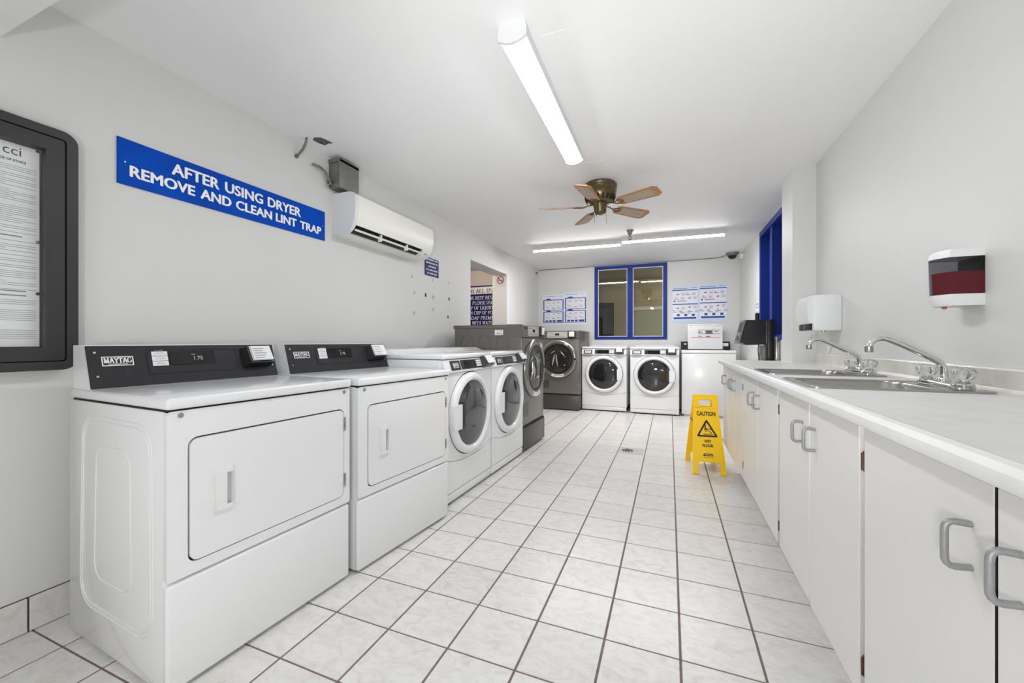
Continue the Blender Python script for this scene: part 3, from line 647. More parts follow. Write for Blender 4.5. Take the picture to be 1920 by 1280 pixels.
def make_sink(i):
    x0, x1, y0, y1 = SK[i]
    t = thing('sink', ['near stainless steel drop-in sink set in the white countertop', 'far stainless steel drop-in sink nearer the pillar'][i], 'sink', ((x0+x1)/2, (y0+y1)/2, CZ), 0, 'counter sinks')
    x0, x1, y0, y1 = x0-t.location.x, x1-t.location.x, y0-t.location.y, y1-t.location.y
    bx0, bx1, by0, by1 = x0+.03, x1-.105, y0+.03, y1-.03
    rim = MB().plate([rrect(x0, x1, y0, y1, .03, 6), rrect(bx0, bx1, by0, by1, .055, 6)], (0, 0, .0005), (1, 0, 0), (0, 1, 0), .004)
    rim.tube([(p[0], p[1], .0035) for p in rrect(x0+.003, x1-.003, y0+.003, y1-.003, .028, 6)], .003, 6, closed=True).obj('rim', M_STEEL, t)
    b = MB().loft([rr3(bx0-.001, bx1+.001, by0-.001, by1+.001, .055, .0045), rr3(bx0+.004, bx1-.004, by0+.004, by1-.004, .052, -.004), rr3(bx0+.01, bx1-.01, by0+.01, by1-.01, .05, -.12), rr3(bx0+.03, bx1-.03, by0+.03, by1-.03, .045, -.148), rr3(bx0+.07, bx1-.07, by0+.07, by1-.07, .04, -.152)], cap1=True)
    bo = b.obj('bowl', M_STEEL, t, 60)
    MB().lathe([(.04, -.150), (.036, -.148), (.02, -.1505), (0, -.1505)], ((bx0+bx1)/2, 0, 0), 'z', 20).obj('strainer', M_CHROME, bo)
    return t
s1 = make_sink(0); s2 = make_sink(1)
def make_faucet(loc, label):
    t = thing('faucet', label, 'faucet', loc, 0, 'sink faucets')
    MB().loft([[(p[0], p[1], z) for p in rrect(-.026*q, .026*q, -.085-.02*q+.0, .085+.02*q, .0255*q, 6)] for q, z in ((1, 0), (1, .008), (.86, .016), (.55, .019))], cap0=True, cap1=True).obj('base', M_CHROME, t, 50)
    p = [(0, 0, .012), (0, 0, .03), (-.002, 0, .066), (-.012, 0, .082), (-.035, 0, .098), (-.12, 0, .146), (-.150, 0, .161), (-.168, 0, .166), (-.186, 0, .162), (-.199, 0, .150), (-.204, 0, .135)]
    s = MB().tube(p, [.014, .011, .0105, .0105, .0102, .0095, .0092, .009, .009, .009, .009], 14).lathe([(.017, .012), (.017, .024), (.012, .03)], (0, 0, 0), 'z', 18).obj('spout', M_CHROME, t, 60)
    MB().lathe([(.0115, 0), (.0125, .004), (.0125, .02), (.009, .022)], (-.206, 0, .115), 'z', 16).lathe([(0, .001), (.0112, 0)], (-.206, 0, .115), 'z', 16).obj('aerator', M_STEEL, s)
    for y in (-.098, .098):
        k = MB().lathe([(.025, .006), (.026, .014), (.02, .022), (.012, .026), (.012, .032)], (0, y, 0), 'z', 20).obj('knob_stem', M_CHROME, t)
        b = MB(); R = []
        for r, z in ((.014, .030), (.024, .036), (.029, .048), (.028, .060), (.02, .068), (.008, .072)):
            R.append([(r*(1+.10*math.cos(8*a))*math.cos(a), y+r*(1+.10*math.cos(8*a))*math.sin(a), z) for a in [2*PI*q/48 for q in range(48)]])
        b.loft(R, cap0=True, cap1=True).obj('knob', M_ACRYL, k, 40)
    return t
f1 = make_faucet((.882, 1.825, CZ+.0046), 'chrome two-handle faucet with clear knobs on the near sink')
f2 = dup(f1, (.862, 2.42, CZ+.0046), 0, 'chrome two-handle faucet with clear knobs on the far sink')

XD = .425; DZ0, DZ1 = .218, .872
def make_cab(y0, y1, doors, label):
    t = thing('base_cabinet', label, 'cabinet', (0, 0, 0), 0, 'base cabinets under the counter')
    xb = .84 if y1 > 3.5 else .965
    ca = MB().box(XD+.02, xb, y0+.001, y0+.017, .2, .882).box(XD+.02, xb, y1-.017, y1-.001, .2, .882).box(XD+.02, xb, y0+.017, y1-.017, .2, .216).box(xb-.012, xb, y0+.017, y1-.017, .216, .882)
    ca.plate([[(-y1+.001, .2), (-y0-.001, .2), (-y0-.001, .882), (-y1+.001, .882)], [(-y1+.05, .25), (-y0-.05, .25), (-y0-.05, .84), (-y1+.05, .84)]], (XD+.038, 0, 0), (0, -1, 0), (0, 0, 1), .018)
    ca.obj('carcass', M_CAB, t, 0)
    MB().box(.536, xb-.02, y0+.001, y1-.001, 0, .2).obj('toe_kick', M_CAB, t, 0)
    for a, b, hy, hinge in doors:
        d = MB().box(XD, XD+.019, a, b, DZ0+random.uniform(-.004, .004), DZ1, .002, 1).obj('door', M_CAB, t)
        if hy is not None:
            zc = .765; q_ = [(0, .033), (-.019, .0345), (-.0245, .0335), (-.0285, .030), (-.0305, .025), (-.031, .018)]; p = [(XD+a_, hy, zc+b_) for a_, b_ in q_]+[(XD+a_, hy, zc-b_) for a_, b_ in reversed(q_)]
            MB().tube(p, .0050, 10).obj('handle', M_HANDLE, d, 50)
        if abs(a-.7695) < 1e-4: MB().box(XD+.0005, XD+.0185, a-.0022, a, DZ0, DZ1-.002).obj('gap_shade_strip', M_DARK, d, 0)  # dark strip painted in as the shade of the gap between the doors
        if hinge is not None:
            for z in (.305, .79):
                MB().box(XD+.002, XD+.021, hinge-.006, hinge+.006, z-.024, z+.024, .002).tube([(XD+.001, hinge, z-.02), (XD+.001, hinge, z+.02)], .004, 8).obj('hinge', M_HINGE, d)
    return t
B = [-.86, -.04, .36, .766, 1.188, 1.563, 1.965, 2.39, 2.83, 3.19, 3.58, 3.80]
make_cab(-.87, -.04, [(-.86, -.46, -.5, -.855), (-.45, -.05, -.41, None)], 'white base cabinet farthest forward, beside the camera')
make_cab(-.038, .36, [(-.03, .35, None, None)], 'narrow white base cabinet door unit nearest the camera')
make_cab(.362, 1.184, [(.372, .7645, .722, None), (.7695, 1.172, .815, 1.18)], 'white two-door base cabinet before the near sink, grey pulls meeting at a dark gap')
make_cab(1.186, 1.962, [(1.198, 1.560, 1.508, None), (1.566, 1.945, 1.632, 1.952)], 'white two-door base cabinet under the near sink')
make_cab(1.964, 2.828, [(1.98, 2.388, 2.335, None), (2.394, 2.815, 2.47, 2.823)], 'white two-door base cabinet under the far sink')
make_cab(2.83, 3.528, [(2.845, 3.19, 3.13, None), (3.196, 3.52, 3.25, None)], 'white two-door base cabinet just past the yellow floor sign')
make_cab(3.53, 3.80, [(3.54, 3.79, 3.6, None)], 'single-door white base cabinet at the far end of the counter')

# ------------------------------------------------------------------ on the left wall
# notice board
t = thing('notice_board', 'black-framed glazed notice board with printed pages, cut off at the left edge', 'notice board', (XL, 0, 0))
nb0, nb1, nz0, nz1 = -.22, .822, .966, 1.878
MB().plate([rrect(nb0, nb1, nz0, nz1, .045, 6), rrect(nb0+.032, nb1-.032, nz0+.032, nz1-.032, .012, 4)], (.001, 0, 0), UL, VF, .052).obj('outer_frame', M_BOARD, t)
MB().plate([rrect(nb0+.036, nb1-.036, nz0+.036, nz1-.036, .01, 4), rrect(nb0+.085, nb1-.085, nz0+.085, nz1-.085, .003, 2)], (.002, 0, 0), UL, VF, .047).obj('door_frame', M_BOARD, t)
MB().box(.001, .006, nb0+.03, nb1-.03, nz0+.03, nz1-.03).obj('backing', M_BLACK, t, 0)
pg = MB().box(.006, .0072, .30, .733, 1.055, 1.79).obj('page', M_PAPER, t, 0)
PO = (.0073, 0, 0)
serif_ = MB()
text(serif_, 'cci', (.644, .688, 1.748, 1.778), PO, UL, VF, 0, .0004); text(serif_, 'CODE OF ETHICS', (.622, .70, 1.724, 1.733), PO, UL, VF, .03, .0004)
serif_.obj('page_heading', M_PRINT, pg, 0)
ln = MB(); z = 1.708; rs = []
rnd = random.Random(3); k = 0
while z > 1.08:
    k += 1
    if abs(z-1.455) < .012: rs.append((.63, .69, z, z+.004)); z -= .016; continue
    if abs(z-1.245) < .012: rs.append((.63, .70, z, z+.004)); z -= .016; continue
    e = .725 if rnd.random() < .7 else rnd.uniform(.6, .7)
    rs.append((.34, e, z, z+.0014)); z -= .0072 if rnd.random() > .22 else .015
ln.rects(rs, PO, UL, VF, .0003).obj('page_text', M_GREYPRINT, pg, 0, stuff=True)
for z in (1.785, 1.445, 1.252): MB().lathe([(.005, .0), (.006, .004), (.003, .008), (0, .009)], (.0075, .728, z), 'x', 12).obj('push_pin', M_STEEL if z < 1.5 and z > 1.4 else M_BLACK, t)
MB().box(.030, .033, nb0+.086, nb1-.086, nz0+.086, nz1-.086).obj('glazing', M_GLASS, t, 0)

# big blue sign
t = thing('lint_sign', 'long blue wall sign telling users to clean the lint trap', 'sign', (XL, 0, 0))
MB().plate([[(.96, 1.757), (2.064, 1.765), (2.064, 1.962), (.96, 1.957)]], (.001, 0, 0), UL, VF, .006).obj('sign_panel', M_SIGNB, t, 0)
def yz(px, py): return left_wall_pt(px, py)
a0, a1 = yz(320.9, 326.2), yz(561.7, 406.6); at = yz(331, 309)[1]
r0, r1 = yz(242.5, 331), yz(600, 440); rt = yz(242.5, 310.8)[1]
tx = MB(); PO = (.0072, 0, 0)
text(tx, 'AFTER', (a0[0], 1.375 if False else a0[0]+.20, a0[1]-.002, at), PO, UL, VF, .035, .001)
tx.bm.clear()
def words(mb, ws, x0, x1, z0, z1, gap=.45):
    wl_ = [(lambda v: max(p.x for p in v)-min(p.x for p in v))(text_pts(q, 0)[0]) for q in ws]; tot = sum(wl_)+gap*(len(ws)-1); s_ = (x1-x0)/tot; x = x0
    for q, l in zip(ws, wl_): [text(mb, q, (x+dx, x+l*s_+dx, z0+dz, z1+dz), PO, UL, VF, 0, .001+.0001*i) for i, (dx, dz) in enumerate(((-.0028, 0), (.0028, 0), (0, -.0016), (0, .0016), (-.002, .001), (.002, -.001)))]; x += (l+gap)*s_
words(tx, ['AFTER', 'USING', 'DRYER'], a0[0], a1[0], a0[1], at)
words(tx, ['REMOVE', 'AND', 'CLEAN', 'LINT', 'TRAP'], r0[0], r1[0], r0[1], rt, .42)
tx.obj('lettering', M_SIGNW, t, 0)
for y, z in ((.985, 1.855), (2.045, 1.86)): MB().lathe([(.004, 0), (.004, .002), (0, .003)], (.007, y, z), 'x', 10).obj('sign_screw', M_STEEL, t)

# small navy sign under the air conditioner
t = thing('residents_sign', 'small navy sign with white lettering below the air conditioner end', 'sign', (XL, 0, 0))
MB().plate([[(3.27, 1.722), (3.515, 1.722), (3.515, 1.90), (3.27, 1.90)]], (.001, 0, 0), UL, VF, .004).obj('sign_panel', M_NAVY, t, 0)
tx = MB(); PO = (.0052, 0, 0)
for k, s_ in enumerate(('RESIDENTS ARE', 'RESTRICTED TO', 'A MAXIMUM', 'OF 3 MACHINES', 'AT ONE TIME')):
    hw = .0078*len(s_); text(tx, s_, (3.392-hw, 3.392+hw, 1.875-k*.034, 1.89-k*.034), PO, UL, VF, .03, .0006)
tx.obj('lettering', M_SIGNW, t, 0)

# air conditioner
t = thing('air_conditioner', 'white split air conditioner on the left wall with a dark outlet slot', 'air conditioner', (XL, 2.13, 1.818))
D_ = .215; Lh = .97
prof = [(0, 0), (.10, .0), (.135, .008), (.168, .03), (.19, .058), (.205, .10), (.213, .16), (.213, .24), (.205, .268), (.185, .284), (.15, .29), (0, .29)]
notch = [(0, 0), (.10, .0), (.118, .003), (.105, .045), (.15, .075), (.192, .062), (.205, .10), (.213, .16), (.213, .24), (.205, .268), (.185, .284), (.15, .29), (0, .29)]
MB().prism(notch, 'y', .03, Lh-.13).prism(prof, 'y', Lh-.13, Lh-.012).obj('casing', M_CREAM, t, 30)
for a, b in ((0, .03), (Lh-.012, Lh)): MB().prism(prof, 'y', a, b).obj('end_cap', M_WHITE2, t, 30)
MB().prism([(.112, .022), (.108, .044), (.15, .072), (.180, .064), (.160, .050), (.128, .030)], 'y', .035, Lh-.135).obj('outlet_slot', M_BLACK, t, 0)
MB().prism([(.166, .031), (.168, .028), (.178, .038), (.176, .041)], 'y', .04, Lh-.14).obj('louver', M_CREAM, t, 0)
fn = MB()
for k in range(12): fn.box(.125, .175, .07+k*.066, .073+k*.066, .035, .062)
fn.obj('vertical_fins', M_CHAR, t, 0)
for y in (.3, .62): MB().box(.15, .184, y, y+.008, .012, .06).obj('louver_pivot', M_CREAM, t)
ap = MB().box(.165, .176, Lh-.095, Lh-.055, .033, .042).obj('status_window', M_BLACK, t)
# junction box and conduits
t = thing('junction_box', 'grey metal junction box on the wall above the air conditioner', 'electrical box', (XL, 2.105, 2.14))
MB().box(.0, .095, 0, .175, 0, .19, .003).obj('box_body', M_GALV, t)
MB().box(.09, .101, -.004, .179, -.004, .194, .002).box(.0, .101, -.006, .181, .175, .2, .002).obj('cover', M_GALV, t)
MB().tube([(.02, -.15, .105), (.025, -.1, .105), (.028, -.06, .09), (.03, -.03, .055), (.03, -.018, .03), (.03, .0, .02)], .008, 8).obj('conduit', M_GALV, t)
MB().lathe([(.016, -.02), (.016, .0)], (.03, 0, .025), 'y', 10).lathe([(.012, -.03), (.018, -.028), (.018, -.02)], (.03, 0, .03), 'y', 10).obj('conduit_connector', M_STEEL, t)
cb = MB().tube([(XL-.002, 1.842, 2.25), (XL+.02, 1.843, 2.258), (XL+.05, 1.85, 2.29), (XL+.075, 1.853, 2.33), (XL+.08, 1.853, 2.361)], .0075, 8).lathe([(.013, 0), (.013, .008)], (XL+.002, 1.842, 2.25), 'x', 8)
tag(cb.obj('conduit', M_GALV), 'short grey conduit bent from the ceiling into the left wall', 'conduit')

# side room poster and no-smoking sign
t = thing('soap_notice', 'navy and cream notice with serif lettering seen through the doorway', 'sign', (-3.55, 6.2, 0))
MB().box(0, 1.05, -.008, -.001, .9, 2.035).obj('board', M_NAVY, t, 0)
MB().box(0, 1.05, -.010, -.008, 1.892, 2.012).obj('header_band', M_CREAM, t, 0)
PO = Vector((0, -.0102, 0))
serif(MB(), 'FOR ALL USERS', (.202, .907, 1.906, 1.978), PO, UF, VF, .13, .0006).obj('header_lettering', M_PRINT, t, 0, stuff=True)
tx = MB(); PO = Vector((0, -.0082, 0))
for k, (s_, a, b) in enumerate((('FOR BEST RESULTS', .234, .909), ('PLEASE USE', .35, .75), ('1/2 CUP OF LIQUID', .117, .738), ('1/4 CUP OF POWDER', .271, .932), ('SOAP PREMIXED', .296, .885), ('WITH WATER', .345, .785))):
    z = 1.825-k*.0866; serif(tx, s_, (a, b, z-.03, z+.03), PO, UF, VF, .10, .0006)
tx.obj('lettering', M_SIGNW, t, 0, stuff=True)
t = thing('no_smoking_sign', 'round red no-smoking sticker on the doorway reveal', 'sign', (-2.31, OY1, 1.972))
MB().box(-.075, .075, -.003, -.0005, -.085, .075).obj('sticker', M_TAN, t, 0)
o = (0, -.003, 0)
M_MAROON = mat('sticker_maroon', (128, 44, 40), .6)
MB().plate([circ(0, 0, .056, 32), circ(0, 0, .044, 32)], o, UF, VF, .0012).plate([[(-.044, .028), (-.034, .037), (.044, -.028), (.034, -.037)]], o, UF, VF, .001).obj('red_ring', M_MAROON, t, 0)
MB().rects([(-.035, .02, -.012, -.002), (.022, .034, -.012, -.002), (.012, .034, .004, .008)], o, UF, VF, .0007).obj('cigarette', M_PRINT, t, 0)

# ------------------------------------------------------------------ on the ceiling
def make_lamp(name, label, L_, wd, m, group=None):
    t = thing(name, label, 'ceiling light', group=group)        # runs along local y, ceiling at z=0
    hw = wd/2
    MB().prism([(-hw+.008, 0), (-hw, -.03), (-hw+.004, -.055), (hw-.004, -.055), (hw, -.03), (hw-.008, 0)], 'y', .012, L_-.012).obj('housing', M_WHITE2, t, 30)
    for a, b in ((0, .014), (L_-.014, L_)):
        MB().prism([(-hw+.006, 0), (-hw-.002, -.03), (-hw, -.06), (-hw*.5, -.075), (0, -.08), (hw*.5, -.075), (hw, -.06), (hw+.002, -.03), (hw-.006, 0)], 'y', a, b).obj('end_cap', M_WHITE2, t, 30)
    MB().prism([(-hw+.005, -.0545), (-hw*.45, -.066), (0, -.070), (hw*.45, -.066), (hw-.005, -.0545)], 'y', .015, L_-.015).obj('diffuser', m, t, 40)
    return t
l1 = make_lamp('ceiling_lamp', 'long lit ceiling lamp running down the room before the fan', 1.2, .122, M_LAMP)
l1.location = (-.592, 1.49, ZC); l1.rotation_euler = (0, 0, math.radians(.6))
l_fill = make_lamp('ceiling_lamp', 'unseen ceiling lamp added behind the camera as fill light', 1.2, .122, M_LAMP); l_fill.location = (-.6, -2.3, ZC)  # extra unseen lamp, added to even out the room's light
l2 = make_lamp('strip_lamp', 'left half of the lit strip lamp pair across the far ceiling', 1.16, .085, M_LAMP2, 'far strip lamps')
l2.location = (-.575, 5.215, ZC); l2.rotation_euler = (0, 0, math.radians(90+2.8))
l2b = dup(l2, (.60, 5.158, ZC), math.radians(90+2.8), 'right half of the lit strip lamp pair across the far ceiling')
# fan
t = thing('ceiling_fan', 'bronze ceiling fan with five oak and cane blades', 'ceiling fan', (-.53, 3.30, ZC))
MB().lathe([(.125, 0), (.135, -.012), (.13, -.03), (.135, -.036), (.128, -.06), (.132, -.066), (.125, -.10), (.115, -.125), (.1, -.145), (.07, -.155), (.04, -.158)], (0, 0, 0), 'z', 48).obj('motor_housing', M_BRONZE, t, 50)
vt = MB()
for k in range(20):
    a = 2*PI*k/20; R0, R1 = .1095, .1265
    c_, s_ = math.cos(a), math.sin(a); c2, s2 = math.cos(a+.1), math.sin(a+.1)
    vt.loft([[(R1*c_, R1*s_, -.108), (R1*c2, R1*s2, -.108), (R0*c2*1.03, R0*s2*1.03, -.142), (R0*c_*1.03, R0*s_*1.03, -.142)], [(.09*c_, .09*s_, -.108), (.09*c2, .09*s2, -.108), (.08*c2, .08*s2, -.142), (.08*c_, .08*s_, -.142)]], cap0=True)
vt.obj('vent_slots', M_DARK, t, 0)
MB().lathe([(.055, -.155), (.058, -.175), (.05, -.19), (.05, -.225), (.042, -.24), (.02, -.247), (0, -.248)], (0, 0, 0), 'z', 32).obj('switch_housing', M_BRONZE, t, 50)
for a, l in ((.7, .09), (2.6, .075), (4.4, .06)):
    MB().tube([(.045*math.cos(a), .045*math.sin(a), -.225), (.058*math.cos(a), .058*math.sin(a), -.232), (.06*math.cos(a), .06*math.sin(a), -.225-l)], .0016, 5).obj('pull_chain', M_BRONZE, t)
for k in range(5):
    a = math.radians(-24+72*k); rot = Matrix.Rotation(a, 4, 'Z'); tilt = Matrix.Translation((0, 0, -.178)) @ Matrix.Rotation(math.radians(-13), 4, 'X')
    out = [(.165, -.036), (.185, -.054), (.475, -.067), (.505, -.044), (.505, .044), (.475, .067), (.185, .054), (.165, .036)]
    b = MB().plate([out], (0, 0, -.003), (1, 0, 0), (0, 1, 0), .006).obj('blade', M_OAK, t, 0)
    b.data.transform(rot @ tilt)
    c_ = MB().plate([rrect(.215, .462, -.042, .042, .014, 3)], (0, 0, -.0042), (1, 0, 0), (0, 1, 0), .0084).obj('cane_inset', M_CANE, b, 0); c_.data.transform(rot @ tilt)
    am = MB().tube([(.06, 0, .012), (.1, 0, .008), (.13, .0, -.004), (.15, .016, -.005), (.18, .024, -.005), (.205, .012, -.005), (.215, 0, -.005), (.205, -.012, -.005), (.18, -.024, -.005), (.15, -.016, -.005), (.13, 0, -.005)], .005, 6).obj('blade_arm', M_BRONZE, t, 60); am.data.transform(rot @ tilt)
# sprinkler
t = thing('sprinkler_head', 'silver fire sprinkler on the ceiling between fan and strip lamps', 'sprinkler', (-.427, 4.79, ZC))
MB().lathe([(.045, 0), (.044, -.004), (.03, -.03), (.024, -.05), (.012, -.054)], (0, 0, 0), 'z', 24).obj('escutcheon', M_GALV, t, 50)
MB().tube([(0, 0, -.05), (0, 0, -.075)], .008, 8).tube([(-.012, 0, -.07), (-.016, 0, -.09), (0, 0, -.105)], .003, 6).tube([(.012, 0, -.07), (.016, 0, -.09), (0, 0, -.105)], .003, 6).lathe([(0, -.106), (.018, -.108), (0, -.11)], (0, 0, 0), 'z', 14).obj('nozzle', M_BRONZE, t)
# dome camera, its junction and cable
t = thing('dome_camera', 'small grey dome security camera in the far right ceiling corner', 'security camera', (.85, 6.55, ZC))
MB().lathe([(.085, 0), (.085, -.018), (.072, -.034), (.058, -.044)], (0, 0, 0), 'z', 32).obj('housing', M_GALV, t, 40)
MB().lathe([(.058, -.042), (.054, -.062), (.04, -.082), (.02, -.092), (0, -.094)], (0, 0, 0), 'z', 28).obj('dome', M_SCREEN, t, 60)
t = MB().box(.945, .99, 6.5, 6.56, 2.26, 2.33, .005).obj('sensor_box', M_WHITE2)
tag(t, 'small white box on the wall corner right beside the dome camera', 'electrical box')
tag(MB().tube([(-2.2, 6.852, 2.353), (-1.0, 6.853, 2.3535), (0, 6.853, 2.353), (.5, 6.853, 2.354), (.72, 6.84, 2.354), (.80, 6.62, 2.354)], .0045, 6).obj('camera_cable', M_GALV), 'thin cable along the top of the back wall to the dome camera', 'cable')
tag(MB().box(-2.209, -2.175, 6.70, 6.74, 2.27, 2.30, .004).obj('corner_clip', M_GALV), 'tiny grey clip high in the far left corner', 'clip')

# ------------------------------------------------------------------ posters on the back wall
def poster_a(x0, x1, z0, z1, dz, label):
    t = thing('instruction_poster', label, 'poster', (0, YB, 0), 0, 'framed blue instruction posters')
    MB().plate([[(x0, z0), (x1, z0), (x1, z1+dz), (x0, z1)]], (0, -.001, 0), UF, VF, .002).obj('sheet', M_SHEET, t, 0)
    o = (0, -.0031, 0); w_ = x1-x0; bl = MB(); pc = MB(); rd = MB(); gr = MB()
    h = z1-z0; zs = [(z0+.03, z0+h*.44), (z0+h*.475, z0+h*.84)]
    for k, (a, b) in enumerate(zs):
        bl.plate([[(x0+.012, a), (x1-.012, a), (x1-.012, b), (x0+.012, b)], [(x0+.030, a+.010), (x1-.030, a+.010), (x1-.030, b-.012), (x0+.030, b-.012)]], o, UF, VF, .0006)
        bl.plate([arc(x0+w_*.27, b-.006, w_*.13, .028, 0, 180, 10)], o, UF, VF, .0005)
        low = .05 if k == 0 else 0
        for i in range(3):
            for j in range(2):
                cx_ = x0+w_*(.24+.26*i); cz_ = a+low+(b-a-low)*(.72-.45*j)
                gr.rects([(cx_-.04, cx_+.05, cz_-.03, cz_+.035)], o, UF, VF, .0004)
                pc.rects([(cx_-.05, cx_-.042, cz_+.028, cz_+.038)], o, UF, VF, .0006)
                if i == 2 or j == 1: pc.rects([(cx_-.02, cx_+.03, cz_-.018, cz_-.006)] if i == 1 else [(cx_-.03, cx_, cz_+.002, cz_+.012), (cx_+.004, cx_+.03, cz_-.012, cz_-.004)], o, UF, VF, .0007)
                else: rd.plate([[(cx_-.010, cz_-.012), (cx_+.020, cz_-.010), (cx_+.016, cz_+.014), (cx_+.006, cz_+.002)]], o, UF, VF, .0007)
        if k == 0:
            for i in range(3): bl.rects([(x0+w_*(.13+.17*i), x0+w_*(.26+.17*i), a+.018, a+.05)], o, UF, VF, .0006)
            bl.rects([(x0+w_*.66, x1-.04, a+.018, a+.052)], o, UF, VF, .0006)
    pc.rects([(x0+.02, x0+w_*.6, z1-.03, z1-.024), (x0+w_*.7, x1-.03, z1-.03, z1-.025)], o, UF, VF, .0006)
    bl.obj('blue_frame', M_NAVY2, t, 0); gr.obj('picture_ground', M_LABEL, t, 0, stuff=True); pc.obj('picture_marks', M_GREYPRINT, t, 0, stuff=True); rd.obj('hand_pictures', M_REDP, t, 0, stuff=True)
poster_a(-2.122, -1.728, 1.368, 1.90, .01, 'left sheet of the two white posters with blue frames, over the grey washer')
poster_a(-1.724, -1.33, 1.372, 1.925, .01, 'right sheet of the two white posters with blue frames, by the window')
def poster_b(x0, x1, z0, z1, dz, label):
    t = thing('instruction_poster', label, 'poster', (0, YB, 0), 0, 'pale blue instruction posters')
    MB().plate([[(x0, z0), (x1, z0), (x1, z1+dz), (x0, z1)]], (0, -.001, 0), UF, VF, .002).obj('sheet', M_LBLUE, t, 0)
    o = (0, -.0031, 0); w_ = x1-x0; h = z1-z0; bl = MB(); pc = MB(); rd = MB(); gr = MB()
    gr.bm.free()
    for q in ((z0+.05, z0+h*.49), (z0+h*.53, z0+h*.88)): MB().rects([(x0+.015, x1-.012, *q)], o, UF, VF, .0004).obj('picture_ground', M_SHEET, t, 0)
    bl.rects([(x0+.01, x1-.008, z0+h*.885, z0+h*.91), (x0+.01, x1-.008, z0+h*.495, z0+h*.52), (x0+.03, x1-.03, z0+.055, z0+.085)], o, UF, VF, .0007)
    for i in range(3): bl.rects([(x0+w_*(.2+.28*i), x0+w_*(.31+.28*i), z0+.1, z0+.135)], o, UF, VF, .0007)
    for i, (fx_, fz) in enumerate(((.22, .79), (.62, .79), (.2, .67), (.66, .68), (.22, .40), (.66, .43), (.12, .31), (.42, .28), (.72, .31))):
        cx_, cz_ = x0+w_*fx_, z0+h*fz
        if i in (0, 4, 5, 3): rd.plate([[(cx_-.022, cz_-.012), (cx_+.028, cz_-.010), (cx_+.018, cz_+.012), (cx_, cz_+.006)]], o, UF, VF, .0008)
        else: pc.rects([(cx_-.03, cx_+.03, cz_-.014, cz_-.004), (cx_-.03, cx_-.005, cz_+.008, cz_+.018)], o, UF, VF, .0008)
        pc.rects([(cx_+.06, cx_+.11, cz_-.02+q*.011, cz_-.016+q*.011) for q in range(4)], o, UF, VF, .0006)
    MB().rects([(x0+.03, x0+.055, z0+h*.575, z0+h*.62)], o, UF, VF, .0008).obj('green_mark', M_GREEN, t, 0)
    rd.rects([(x0+.08, x0+.22, z0+h*.585, z0+h*.605)], o, UF, VF, .0008)
    pc.rects([(x0+.02, x0+w_*.6, z1-.035, z1-.027), (x0+w_*.72, x1-.02, z1-.03, z1-.022)], o, UF, VF, .0006)
    bl.obj('blue_bands', M_NAVY2, t, 0); pc.obj('picture_marks', M_GREYPRINT, t, 0, stuff=True); rd.obj('hand_pictures', M_REDP, t, 0, stuff=True)
poster_b(.032, .42, 1.372, 1.942, .006, 'left sheet of the two pale blue posters over the top loader')
poster_b(.428, .82, 1.378, 1.955, .006, 'right sheet of the two pale blue posters over the top loader')

# ------------------------------------------------------------------ right wall fittings
t = thing('towel_dispenser', 'white paper towel dispenser with dark outlet on the right wall by the pillar', 'paper towel dispenser', (XR, 3.03, 1.142))
MB().box(-.145, 0, 0, .275, 0, .225, .006).obj('case', M_WHITE2, t)
cv = [(-.14, .002), (-.14, .225)]+[(-.15-.022*math.sin(PI*k/8), .225-.19*k/8) for k in range(0, 9)]+[(-.146, .03), (-.143, .005)]
MB().prism([(-.14, .045), (-.14, .222), (-.156, .222), (-.172, .18), (-.176, .12), (-.168, .06), (-.16, .045)], 'y', .012, .262).obj('cover', M_WHITE2, t, 30)
MB().box(-.16, -.142, .03, .245, .004, .046, .003).obj('outlet', M_CHAR, t)
MB().box(-.164, -.158, .12, .13, .008, .042).obj('outlet_tab', M_STEEL, t)
MB().lathe([(.012, -.006), (.012, 0)], (-.06, .12, 0), 'z', 12).obj('lock', M_STEEL, t)
t = thing('soap_dispenser', 'wall soap dispenser with smoked window and dark red soap above the near sink', 'soap dispenser', (XR, 1.835, 1.198))
def sop(x, hw): return [(0, 0), (0, .12)]+[(-.085*x-.025*x*math.sin(PI*k/8), .118-.116*k/8) for k in range(9)]
def rng(sc_, z): return [(p[0], p[1], z) for p in sop(sc_, 0)]
MB().loft([rng(.9, 0), rng(.97, .012), rng(1, .04)], cap0=True, cap1=True).obj('base', M_WHITE2, t, 30)
MB().loft([rng(.92, .041), rng(.96, .118)], cap0=True, cap1=True).obj('soap', M_RED, t, 30)
MB().loft([rng(1.0, .0405), rng(1.03, .168)], cap0=False, cap1=False).obj('window', M_SMOKE, t, 30)
MB().box(-.01, 0, .003, .117, .04, .168).obj('back_plate', M_CHAR, t, 0)
MB().loft([rng(1.04, .168), rng(1.04, .185), rng(.98, .196)], cap0=True, cap1=True).obj('lid', M_WHITE2, t, 30)
MB().lathe([(.008, 0), (.006, -.008), (0, -.009)], (-.075, .06, 0), 'z', 10).obj('nozzle', M_REDP, t)
# paper tag
b = MB().plate([[(0, -.055), (.05, -.005), (.012, .04), (-.045, .0)]], (XR-.002, 3.24, 1.05), (0, -1, 0), VF, .0015)
tag(b.obj('paper_tag', M_LABEL, None, 0), 'small tilted square of white paper on the wall behind the far faucet', 'paper')
